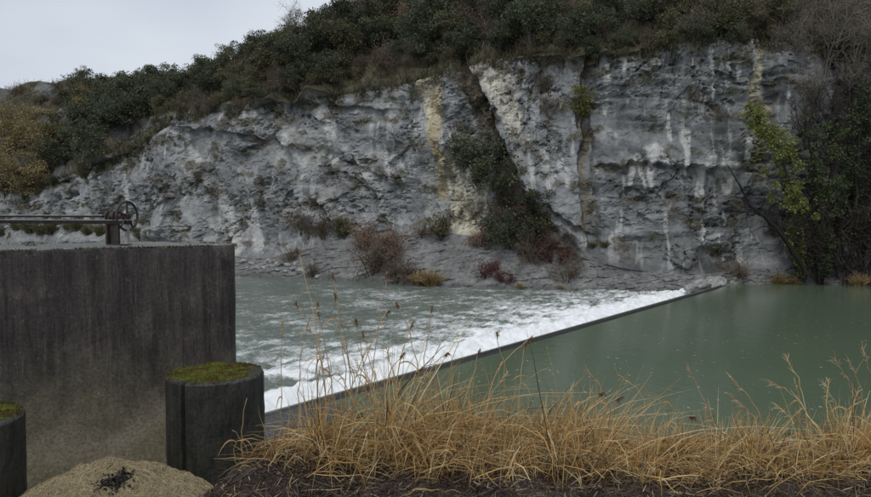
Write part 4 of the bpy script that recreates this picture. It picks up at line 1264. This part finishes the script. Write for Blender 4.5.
NAME = {'evergreen': ('evergreen_shrub', 'shrub'), 'olive': ('olive_green_shrub', 'shrub'), 'brown': ('bare_brown_shrub', 'shrub'), 'russet': ('russet_tree', 'tree'),
        'yellow': ('yellow_tree', 'tree'), 'lime': ('yellow_green_shrub', 'shrub'), 'red': ('dark_red_shrub', 'shrub'), 'pale_bare': ('bare_tree', 'tree'),
        'dark_bare': ('dark_bare_tree', 'tree'), 'dry_grass': ('grass_tussock', 'grass'), 'tan_grass': ('grass_tussock', 'grass')}


def plant(kind, p, sc, label, group=None, zsc=1.0):
    mats = KIND[kind]; cr, tr = mats[random.randrange(len(mats))]
    nm, ct = NAME[kind]
    e = empty(nm, p, random.uniform(0, 6.28), (sc, sc, sc * zsc))
    tag(e, label, ct, group)
    if cr is not None: link('crown' if kind not in ('dry_grass', 'tan_grass') else 'blades', cr, M_LEAF, e)
    if tr is not None: link('trunk' if kind in ('evergreen', 'olive', 'yellow', 'lime') else 'branches', tr, M_BARK, e)
    return e


def plant_px(kind, px, py, sc, label, group=None, zsc=1.0):
    """plant whose foot shows at this pixel"""
    p = hit(px, py, bvh1)
    if p is None: return None
    p = p.copy(); p[2] -= 0.08
    return plant(kind, p, sc, label, group, zsc)


def poly_in(px, py, poly):
    c_ = False; j = len(poly) - 1
    for i in range(len(poly)):
        (xi, yi), (xj, yj) = poly[i], poly[j]
        if (yi > py) != (yj > py) and px < (xj - xi) * (py - yi) / (yj - yi) + xi: c_ = not c_
        j = i
    return c_


def scatter(poly, count, kinds, smin, smax, label, group, sep=1.3):
    xs_, ys_ = [p[0] for p in poly], [p[1] for p in poly]
    placed = []; tries = 0
    while len(placed) < count and tries < count * 30:
        tries += 1
        px, py = random.uniform(min(xs_), max(xs_)), random.uniform(min(ys_), max(ys_))
        if not poly_in(px, py, poly): continue
        p = hit(px, py, bvh1)
        if p is None or any(np.linalg.norm(p - q) < sep for q in placed): continue
        placed.append(p)
        k = random.choice(kinds)
        q = p.copy(); q[2] -= 0.08
        lab = label[k] if isinstance(label, dict) else label
        plant(k, q, random.uniform(smin, smax), lab, group[k] if isinstance(group, dict) else group)


scatter([(150, 112), (300, 78), (420, 52), (540, 30), (545, 46), (420, 68), (300, 96), (160, 120)], 44, ['olive', 'olive', 'brown', 'evergreen'], 0.4, 0.75,
        {'olive': 'low olive scrub bush along the cliff rim under the thickets', 'brown': 'low bare scrub bush along the cliff rim under the thickets', 'evergreen': 'low dark bush along the cliff rim under the thickets'},
        {'olive': 'olive scrub along the rim', 'brown': 'bare scrub along the rim', 'evergreen': 'dark bushes along the rim'}, 1.1)
scatter([(45, 160), (60, 100), (130, 85), (140, 120), (70, 165)], 10, ['olive', 'brown'], 0.5, 0.9,
        {'olive': 'olive bush on the rocky slope below the left summit', 'brown': 'bare bush on the rocky slope below the left summit'},
        {'olive': 'olive bushes on the left rocky slope', 'brown': 'bare bushes on the left rocky slope'}, 1.6)
scatter([(536, 52), (560, 44), (600, 52), (650, 40), (700, 34), (775, 28), (778, 42), (700, 48), (650, 56), (600, 68), (545, 62)], 42, ['olive', 'brown', 'tan_grass', 'tan_grass', 'evergreen'], 0.35, 0.7,
        {'olive': 'small olive bush overhanging the rim of the right cliff', 'brown': 'small bare bush overhanging the rim of the right cliff', 'evergreen': 'small dark bush overhanging the rim of the right cliff', 'tan_grass': 'grass tuft hanging over the rim of the right cliff'},
        {'olive': 'olive bushes on the right rim', 'brown': 'bare bushes on the right rim', 'evergreen': 'dark bushes on the right rim', 'tan_grass': 'grass tufts on the right rim'}, 0.8)
scatter([(10, 112), (60, 84), (85, 84), (80, 120), (30, 130)], 14, ['tan_grass', 'brown', 'olive'], 0.5, 0.9,
        {'olive': 'low olive bush under the left summit', 'brown': 'low bare bush under the left summit', 'tan_grass': 'grass tuft under the left summit'},
        {'olive': 'olive bushes under the left summit', 'brown': 'bare bushes under the left summit', 'tan_grass': 'grass tufts under the left summit'}, 1.2)
# thickets above the rim (feet in the photograph)
scatter([(62, 175), (60, 130), (95, 95), (140, 80), (150, 118), (125, 160)], 15, ['evergreen'], 0.95, 1.5,
        'dark evergreen shrub in the thicket right of the yellow trees', 'evergreens right of the yellow trees', 1.5)
scatter([(125, 84), (200, 70), (290, 40), (300, 62), (230, 98), (150, 108)], 34, ['evergreen', 'evergreen', 'olive', 'olive'], 0.7, 1.1,
        {'evergreen': 'dark evergreen shrub on the skyline ridge above the left cliff', 'olive': 'olive shrub between evergreens on the left ridge'},
        {'evergreen': 'evergreens on the left ridge', 'olive': 'olive shrubs on the left ridge'}, 1.5)
scatter([(140, 106), (230, 90), (300, 65), (310, 92), (230, 108), (150, 118)], 16, ['olive', 'brown', 'brown'], 0.55, 0.85,
        {'olive': 'low olive shrub at the left cliff rim', 'brown': 'bare brown shrub on the grass above the left cliff rim'},
        {'olive': 'olive shrubs at the left rim', 'brown': 'brown shrubs at the left rim'}, 1.7)
scatter([(298, 40), (340, 5), (540, -20), (545, 40), (480, 52), (400, 66), (340, 84), (300, 84)], 50, ['evergreen', 'evergreen', 'evergreen', 'olive', 'olive', 'brown'], 0.8, 1.4,
        {'evergreen': 'dark evergreen tree in the dense wood above the middle of the cliff', 'olive': 'olive bush in the wood above the middle cliff', 'brown': 'leafless brown bush in the wood above the middle cliff'},
        {'evergreen': 'evergreens above the middle cliff', 'olive': 'olive bushes above the middle cliff', 'brown': 'brown bushes above the middle cliff'}, 1.5)
scatter([(548, 40), (560, -10), (640, -20), (650, 30), (600, 56)], 9, ['olive', 'brown', 'evergreen'], 0.5, 0.9,
        {'olive': 'small olive shrub on the grassy slope right of the wood', 'brown': 'small bare shrub on the grassy slope right of the wood', 'evergreen': 'small dark shrub on the grassy slope right of the wood'},
        {'olive': 'olive shrubs on the grassy slope', 'brown': 'bare shrubs on the grassy slope', 'evergreen': 'dark shrubs on the grassy slope'}, 1.6)
scatter([(645, 32), (650, -20), (790, -20), (790, 34), (700, 40)], 24, ['olive', 'brown', 'brown', 'evergreen'], 0.7, 1.15,
        {'olive': 'olive shrub in the scrub above the right cliff', 'brown': 'leafless brown shrub in the scrub above the right cliff', 'evergreen': 'dark shrub in the scrub above the right cliff'},
        {'olive': 'olive shrubs above the right cliff', 'brown': 'brown shrubs above the right cliff', 'evergreen': 'dark shrubs above the right cliff'}, 1.6)
for (px, py, s_) in ((355, 22, 1.3), (388, 16, 1.2), (415, 22, 1.1), (330, 40, 0.9), (522, 10, 0.9)):
    plant_px('russet', px, py, s_, 'leafless pinkish-brown tree among evergreens above the middle of the cliff', 'russet trees above the cliff')
for (px, py, s_, lab) in ((22, 196, 1.55, 'large yellow autumn tree at the left edge, lower part'), (42, 172, 1.4, 'yellow autumn tree beside the dark evergreens at left'),
                          (8, 160, 1.5, 'yellow autumn tree behind, cut by the left edge'), (86, 116, 1.1, 'yellowish tree beside the bare rock on the left ridge'), (34, 150, 1.4, 'upper yellow autumn bush under the left ridge'),
                          (98, 104, 0.8, 'small yellowish bush high on the left ridge'), (3, 130, 0.9, 'dull yellow bush at the left edge below the ridge'),
                          (30, 198, 1.2, 'yellow autumn tree low beside the rock, right of the large one'), (5, 198, 1.3, 'yellow autumn tree low at the left edge'), (50, 150, 1.3, 'yellow autumn tree touching the dark evergreen thicket'), (18, 146, 1.5, 'topmost of the yellow autumn trees at left')):
    plant_px('yellow', px, py, s_, lab)
plant_px('brown', 17, 96, 1.0, 'lone round leafless bush on the skyline at far left')
plant_px('olive', 82, 80, 0.9, 'rounded olive bush on the summit of the left ridge')
plant_px('lime', 166, 112, 0.6, 'small yellow-green bush on the rim at the left')
plant_px('lime', 578, 118, 1.25, 'yellow-green bush hanging on the cliff right of the cream stains')
for (px, py, s_, k, lab) in (
    (262, 142, 0.7, 'brown', 'brown bush on a ledge of the upper left cliff'), (196, 186, 0.55, 'olive', 'small olive bush on the left cliff above the wheel'),
    (300, 232, 0.8, 'brown', 'brown scrub on the ledge above the grey scree, left part'), (325, 236, 0.9, 'brown', 'brown scrub on the ledge above the grey scree, middle part'),
    (345, 238, 0.6, 'olive', 'olive bush on the ledge above the grey scree'), (312, 205, 0.5, 'brown', 'thin brown bush on the cliff above the scree ledge'),
    (478, 172, 0.9, 'evergreen', 'dark evergreen bush in the gully beside the cream stain'), (496, 196, 0.9, 'evergreen', 'second evergreen bush down the gully below the cream stain'),
    (476, 110, 0.4, 'evergreen', 'little evergreen bush between the two cream chutes'), (510, 222, 0.9, 'brown', 'bare brown bush in the middle of the gully'),
    (522, 245, 0.9, 'brown', 'bare brown bush low in the gully'), (512, 250, 0.8, 'evergreen', 'dark bush at the foot of the gully'),
    (545, 250, 0.85, 'red', 'dark red leafless bush at the foot of the gully'), (556, 262, 0.7, 'red', 'dark red leafless bush by the rock right of the gully'),
    (540, 232, 0.75, 'olive', 'olive bush beside the red bush in the gully'), (490, 275, 0.75, 'red', 'purplish bare bush on the scree left of the gully'), (506, 282, 0.5, 'red', 'small reddish bush low on the scree'),
    (478, 246, 0.6, 'russet', 'orange-brown bush at the top of the scree'), (568, 280, 0.7, 'brown', 'bare brown bush at the waterline below the gully'),
    (593, 246, 0.6, 'tan_grass', 'olive grass tuft on the cliff foot right of the gully'), (605, 246, 0.7, 'tan_grass', 'second olive grass tuft on the cliff foot'),
    (440, 240, 0.7, 'olive', 'olive bush at the foot of the ochre stain'), (425, 236, 0.5, 'brown', 'brown scrub left of the ochre stain foot'),
    (372, 272, 1.1, 'brown', 'dark bare bush overhanging the river on the scree'), (400, 282, 0.9, 'brown', 'twiggy bare bush at the waterline by the tan tussock'),
    (365, 250, 0.8, 'russet', 'orange-brown bare bush on the scree, upper left'), (395, 252, 0.75, 'russet', 'orange-brown bare bush on the scree, upper right'), (385, 262, 0.8, 'russet', 'orange-brown bare bush in the middle of the scree'),
    (412, 278, 0.6, 'red', 'dark red bare bush beside the tan tussock'), (290, 262, 0.6, 'brown', 'leaning brown bush beside the river stones'),
    (312, 275, 0.5, 'brown', 'low dark bush at the waterline left of the scree'),
    (695, 100, 0.5, 'brown', 'thin brown bush on the upper right cliff'), (715, 120, 0.6, 'brown', 'thin brown bush hanging on the right cliff'), (550, 115, 0.8, 'brown', 'brown bush hanging left of the yellow-green bush'),
    (545, 90, 0.7, 'brown', 'brown bush under the rim right of the cream chute'), (145, 150, 0.5, 'brown', 'brown bush on the cliff below the left rim'),
    (470, 62, 0.9, 'evergreen', 'evergreen bush hanging over the rim above the gully'), (455, 60, 0.7, 'brown', 'bare bush at the rim between the cream chutes'),
    (505, 54, 0.8, 'evergreen', 'evergreen bush over the rim above the broad cream chute'), (540, 60, 0.8, 'brown', 'brown bush over the rim right of the broad cream chute'), (562, 62, 0.8, 'brown', 'bare bush hanging from the rim above the yellow-green bush'),
    (500, 232, 0.8, 'brown', 'bare bush on the left side of the gully mouth'), (530, 262, 0.8, 'brown', 'bare bush in the gully mouth above the water'), (515, 205, 0.7, 'brown', 'bare bush on the gully bend'), (535, 215, 0.6, 'evergreen', 'dark bush on the right side of the gully'),
    (735, 278, 0.6, 'brown', 'brown bush at the waterline left of the leaning dead tree'), (140, 240, 0.5, 'olive', 'green bush behind the handwheel on the far bank'),
):
    plant_px(k, px, py, s_ * (1.35 if py > 160 and px > 280 else 1.1), lab)
for (px, py, s_, lab) in ((420, 284, 1.6, 'tan grass tussock at the waterline, left one of two'), (431, 285, 1.8, 'tan grass tussock at the waterline, right one of two'),
                          (780, 284, 1.3, 'rusty grass tussock at the waterline under the leaning dead tree'), (792, 285, 1.1, 'rusty grass tussock right of the leaning dead tree foot'), (858, 285, 1.4, 'dry grass tussock at the waterline by the right edge'),
                          (520, 287, 0.6, 'small yellowish grass tuft on the waterline rocks'), (560, 289, 0.6, 'small grass tuft at the waterline below the red bushes')):
    plant_px('dry_grass', px, py, s_, lab)
for k_ in range(9):
    plant_px('tan_grass', 4 + 12 * k_ + random.uniform(-3, 3), 233 + random.uniform(-5, 4), random.uniform(1.2, 2.4), 'olive and rust grass on the far bank seen under the beams', 'grass on the far bank under the beams')

# right-hand wood: dark bare trees at the water, pale bare trees above
for (px, py, s_) in ((800, 282, 1.0), (822, 283, 1.15), (845, 284, 1.2), (866, 284, 1.2), (835, 250, 1.2), (862, 245, 1.2), (812, 230, 0.9), (790, 200, 0.8), (850, 190, 1.2), (870, 160, 1.2), (825, 180, 1.0), (890, 284, 1.3), (900, 200, 1.3), (800, 150, 0.8), (830, 140, 0.9), (858, 130, 1.0), (785, 250, 0.7), (845, 225, 1.1), (868, 215, 1.1)):
    plant_px('dark_bare', px, py, s_, 'dark leafless tree in the tangled wood at the right edge', 'dark trees of the right wood')
for (px, py, s_) in ((800, 60, 0.9), (825, 70, 1.0), (850, 80, 1.05), (870, 70, 1.1), (790, 34, 0.8), (835, 40, 1.0), (862, 35, 1.0), (815, 20, 0.9), (850, 110, 0.9), (815, 105, 0.8), (885, 100, 1.0)):
    plant_px('pale_bare', px, py, s_, 'pale leafless tree on the slope in the upper right corner', 'pale bare trees upper right')


def ivy_tree(pts, depth, radii, nl, c0, c1, label, trunk_r=0.12, leaf=0.15):
    depth = min(depth, min(hit(x_, min(y_, 270), bvh1)[1] for (x_, y_, dd) in pts) - 0.7)
    pw = A([at_y(x_, y_, depth + dd) for (x_, y_, dd) in pts])
    e = empty('ivy_covered_tree', pw[0]); tag(e, label, 'tree')
    q = np.linspace(0, 1, len(pw)); qq = np.linspace(0, 1, 24)
    path = np.stack([np.interp(qq, q, pw[:, j]) for j in range(3)], 1) - pw[0]
    path[1:-1] += RNG.normal(size=(22, 3)) * 0.05
    Vt, Ft = tube(path, np.linspace(trunk_r, trunk_r * 0.3, 24), 6, False)
    link('trunk', mesh_data('trunk', Vt, Ft, np.tile(A([0.035, 0.03, 0.025]), (len(Vt), 1)), smooth=True), M_BARK, e)
    ncl = int(len(radii) * 17)
    Ps, Ds, Cs = [], [], []
    for _ in range(ncl):
        u = RNG.random(); c_ = A([np.interp(u, qq, path[:, j]) for j in range(3)]); rr = np.interp(u, np.linspace(0, 1, len(radii)), radii)
        c_ = c_ + RNG.normal(size=3) * rr * 0.55
        m_ = int(nl * RNG.uniform(0.3, 1.5))
        v = RNG.normal(size=(m_, 3)); v /= np.linalg.norm(v, axis=1)[:, None]
        Ps.append(c_ + v * 0.30 * RNG.uniform(0.6, 1.4) * RNG.random((m_, 1)) ** 0.5); Ds.append(v + A([0, -0.3, -0.3]) + RNG.normal(size=(m_, 3)) * 0.5)
        w = np.clip(RNG.random() * 0.6 + RNG.random((m_, 1)) * 0.5, 0, 1)
        Cs.append((A(c0) * (1 - w) + A(c1) * w) * RNG.uniform(0.7, 1.25, (m_, 1)))
    P = np.vstack(Ps)
    V, F_, C_ = leaves(P, np.vstack(Ds), leaf * RNG.uniform(0.6, 1.4, len(P)), np.vstack(Cs), 0.7)
    link('crown', mesh_data('crown', V, F_, C_), M_LEAF, e)


for (px, py, s_, lab) in ((197, 70, 0.75, 'thin bare sapling standing up from the left ridge skyline'), (171, 72, 0.6, 'small bare sapling on the left ridge, left of the taller one'), (292, 36, 0.8, 'bare tree on the skyline where the sky ends'), (258, 52, 0.5, 'little bare sapling on the ridge left of the wood')):
    plant_px('pale_bare', px, py, s_, lab)
ivy_tree([(800, 270, 0), (797, 235, 0), (795, 205, 0), (785, 165, 0), (768, 130, 0), (748, 106, 0)], 44.2, [0.3, 0.7, 0.95, 1.0, 0.9, 0.6], 80, (0.11, 0.135, 0.035), (0.24, 0.255, 0.07),
         'leaning tree clothed in yellow-green ivy beside the ochre stain', 0.13)
ivy_tree([(826, 275, 0), (826, 240, 0), (830, 200, 0), (836, 160, 0), (832, 120, 0)], 43.6, [0.3, 0.5, 0.7, 0.7, 0.4], 50, (0.045, 0.062, 0.027), (0.10, 0.125, 0.048), 'upright tree clothed in dark green ivy in the right wood')
ivy_tree([(858, 240, 0), (856, 180, 0), (860, 130, 0), (864, 95, 0)], 43.8, [0.4, 0.8, 1.0, 0.7], 60, (0.035, 0.05, 0.024), (0.08, 0.10, 0.042), 'green ivy-covered tree at the right edge of the wood')
ivy_tree([(815, 200, 0), (812, 160, 0), (806, 120, 0)], 45.0, [0.3, 0.5, 0.4], 25, (0.04, 0.06, 0.026), (0.08, 0.1, 0.04), 'thin ivy stem between the two ivy-covered trees')

# leaning dead tree over the water
DTY = min(43.4, min(hit(x_, y_, bvh1)[1] for x_, y_ in ((790, 247), (765, 217), (744, 200), (730, 215), (727, 164))) - 0.1)
dt0 = at_y(802, 268, DTY)
dt = empty('dead_tree', dt0); tag(dt, 'black leafless dead tree leaning left over the water at the cliff foot', 'tree')
for nm, pts, r0, r1 in (('trunk', [(806, 275, 0), (800, 262, 0), (790, 247, -.1), (778, 230, -.3), (765, 217, -.5), (752, 207, -.7), (744, 200, -.8)], 0.19, 0.07),
                        ('limb', [(752, 207, -.7), (742, 190, -1), (733, 175, -1.2), (727, 164, -1.4)], 0.08, 0.018), ('limb', [(765, 217, -.5), (752, 212, -.9), (738, 212, -1.4), (724, 220, -1.7)], 0.065, 0.014),
                        ('limb', [(746, 200, -.8), (736, 197, -1), (724, 199, -1.2)], 0.05, 0.014), ('limb', [(778, 230, -.3), (764, 226, -1), (750, 232, -1.5)], 0.05, 0.014), ('limb', [(770, 222, -.4), (766, 210, 0), (768, 196, .2)], 0.05, 0.014),
                        ('limb', [(738, 212, -1.4), (732, 206, -1.6), (728, 204, -1.8)], 0.03, 0.01), ('limb', [(758, 211, -.6), (746, 206, -1.2), (731, 213, -1.8)], 0.04, 0.01)):
    q = A([at_y(x_, y_, DTY + dd) for x_, y_, dd in pts]) - dt0
    kk_ = np.linspace(0, 1, len(q)); k2 = np.linspace(0, 1, 16)
    q = np.stack([np.interp(k2, kk_, q[:, j]) for j in range(3)], 1); q[1:-1] += RNG.normal(size=(14, 3)) * 0.025
    Vt, Ft = tube(q, np.linspace(r0, r1, 16), 7, False)
    link(nm, mesh_data(nm, Vt, Ft, np.tile(A([0.022, 0.019, 0.017]), (len(Vt), 1)), smooth=True), M_BARK, dt)

# stones and snag at the waterline
def stone(p, r, label, group=None):
    nu_, nv_ = 14, 9
    th = np.linspace(0, 2 * np.pi, nu_); ph = np.linspace(0, np.pi, nv_)
    TH, PH = np.meshgrid(th, ph)
    q = np.stack([np.sin(PH) * np.cos(TH), np.sin(PH) * np.sin(TH), np.cos(PH)], 2)
    sd = RNG.integers(0, 900)
    rr = 1 + 0.30 * np.round(2.2 * perlin(q[..., 0] * 1.4 + sd, q[..., 1] * 1.4 + q[..., 2] * 1.1, int(sd))) / 2.2
    rr[:, -1] = rr[:, 0]
    q = q * rr[..., None] * A([1.2, 0.9, 0.62]) * r
    o = link('stone', mesh_data('stone', q.reshape(-1, 3), grid_faces(nv_, nu_)[:, ::-1]), M_STONE)
    o.location = p; o.rotation_euler = (random.uniform(-.3, .3), random.uniform(-.3, .3), random.uniform(0, 6.28)); tag(o, label, 'stone', group)
for (px, py, r) in ((279, 265, 0.42), (272, 267, 0.3), (287, 266, 0.36), (293, 269, 0.28), (300, 271, 0.35), (265, 268, 0.26), (306, 274, 0.25), (252, 264, 0.3), (243, 262, 0.35), (285, 272, 0.22), (258, 268, 0.2), (270, 262, 0.32), (296, 264, 0.3), (311, 272, 0.28), (318, 277, 0.25), (248, 268, 0.18), (277, 270, 0.2)):
    p = hit(px, py, bvh1)
    if p is not None: stone((p[0], p[1], p[2] + r * 0.15), r, 'grey stone on the gravel shore at the cliff foot', 'stones on the gravel shore')
for (px, py, r, lab) in ((700, 287, 0.7, 'flat dark rock at the far end of the weir'), (715, 284, 0.8, 'pale rock ledge beside the far end of the weir'), (733, 283, 0.6, 'rock at the waterline left of the dead tree'), (690, 288, 0.4, 'small rock in the white water at the weir end')):
    p = at_z(px, py, 0.0); stone((p[0], p[1], 0.03), r, lab)

# grass and scrub of the hillside, nobody could count it
idx = np.where((segk.reshape(-1) == 3) & (Sm.reshape(-1) > i0 - 40) & (Sm.reshape(-1) < i1 - 2) & (rockslope.reshape(-1) < 0.75))[0]
dep_ = np.broadcast_to(CT[3], Zm.shape) - Zm
drape = (segk == 2) & (dep_ < 0.15 + 1.3 * np.clip(fbm(Sm / 1.6, Sm * 0 + 2, 807, 3) + 0.15, 0, 1)) & (Sm > i0) & (Sm < i1 - 2)
idx_d = np.where(drape.reshape(-1))[0]
n = 62000
pick = np.concatenate([RNG.choice(idx, n - 10000), RNG.choice(idx_d, 10000)])
P0 = Vf[pick] + RNG.normal(size=(n, 3)) * A([0.15, 0.15, 0.02])
dv = RNG.normal(size=(n, 3)) * 0.55 + A([0, -0.25, 1.0])
q = np.linspace(0, 1, 3); L = RNG.uniform(0.18, 0.55, (n, 1, 1))
PP = P0[:, None, :] + dv[:, None, :] * q[None, :, None] * L; PP[:, 2, 2] -= 0.1
pch = sstep(-0.3, 0.4, fbm(P0[:, 0] / 2.5, P0[:, 1] / 2.5, 801, 3))[:, None]
cc = (A([0.13, 0.11, 0.062]) * pch + A([0.055, 0.06, 0.03]) * (1 - pch)) * RNG.uniform(0.5, 1.3, (n, 1))
Vm, Fm, Cm = ribbons(PP, np.full((n, 3), 0.028) * A([0.8, 1, 0.2]), cc)
o = link('hillside_grass', mesh_data('hillside_grass', Vm, Fm, Cm), M_LEAF); tag(o, 'dry tan and olive grass covering the slope above the cliff', 'grass', kind='stuff')
# wisps of weeds in the joints of the face
idx = np.where((face.reshape(-1) > 0.6) & (mossr.reshape(-1) > 0.5) & (Sm.reshape(-1) > i0) & (Sm.reshape(-1) < i1))[0]
n = 16000
pick = RNG.choice(idx, n)
P0 = Vf[pick]; dv = RNG.normal(size=(n, 3)) * 0.5 + A([0, -0.6, 0.1])
q = np.linspace(0, 1, 3); PP = P0[:, None, :] + dv[:, None, :] * q[None, :, None] * RNG.uniform(0.08, 0.32, (n, 1, 1)); PP[:, 2, 2] -= 0.08
cc = (A([0.09, 0.078, 0.045]) + RNG.random((n, 1)) * A([0.05, 0.035, 0.015])) * RNG.uniform(0.5, 1.3, (n, 1))
Vm, Fm, Cm = ribbons(PP, np.full((n, 3), 0.022) * A([0.8, 1, 0.2]), cc)
o = link('cliff_weeds', mesh_data('cliff_weeds', Vm, Fm, Cm), M_LEAF); tag(o, 'sparse brownish weeds rooted in the joints of the cliff', 'weeds', kind='stuff')
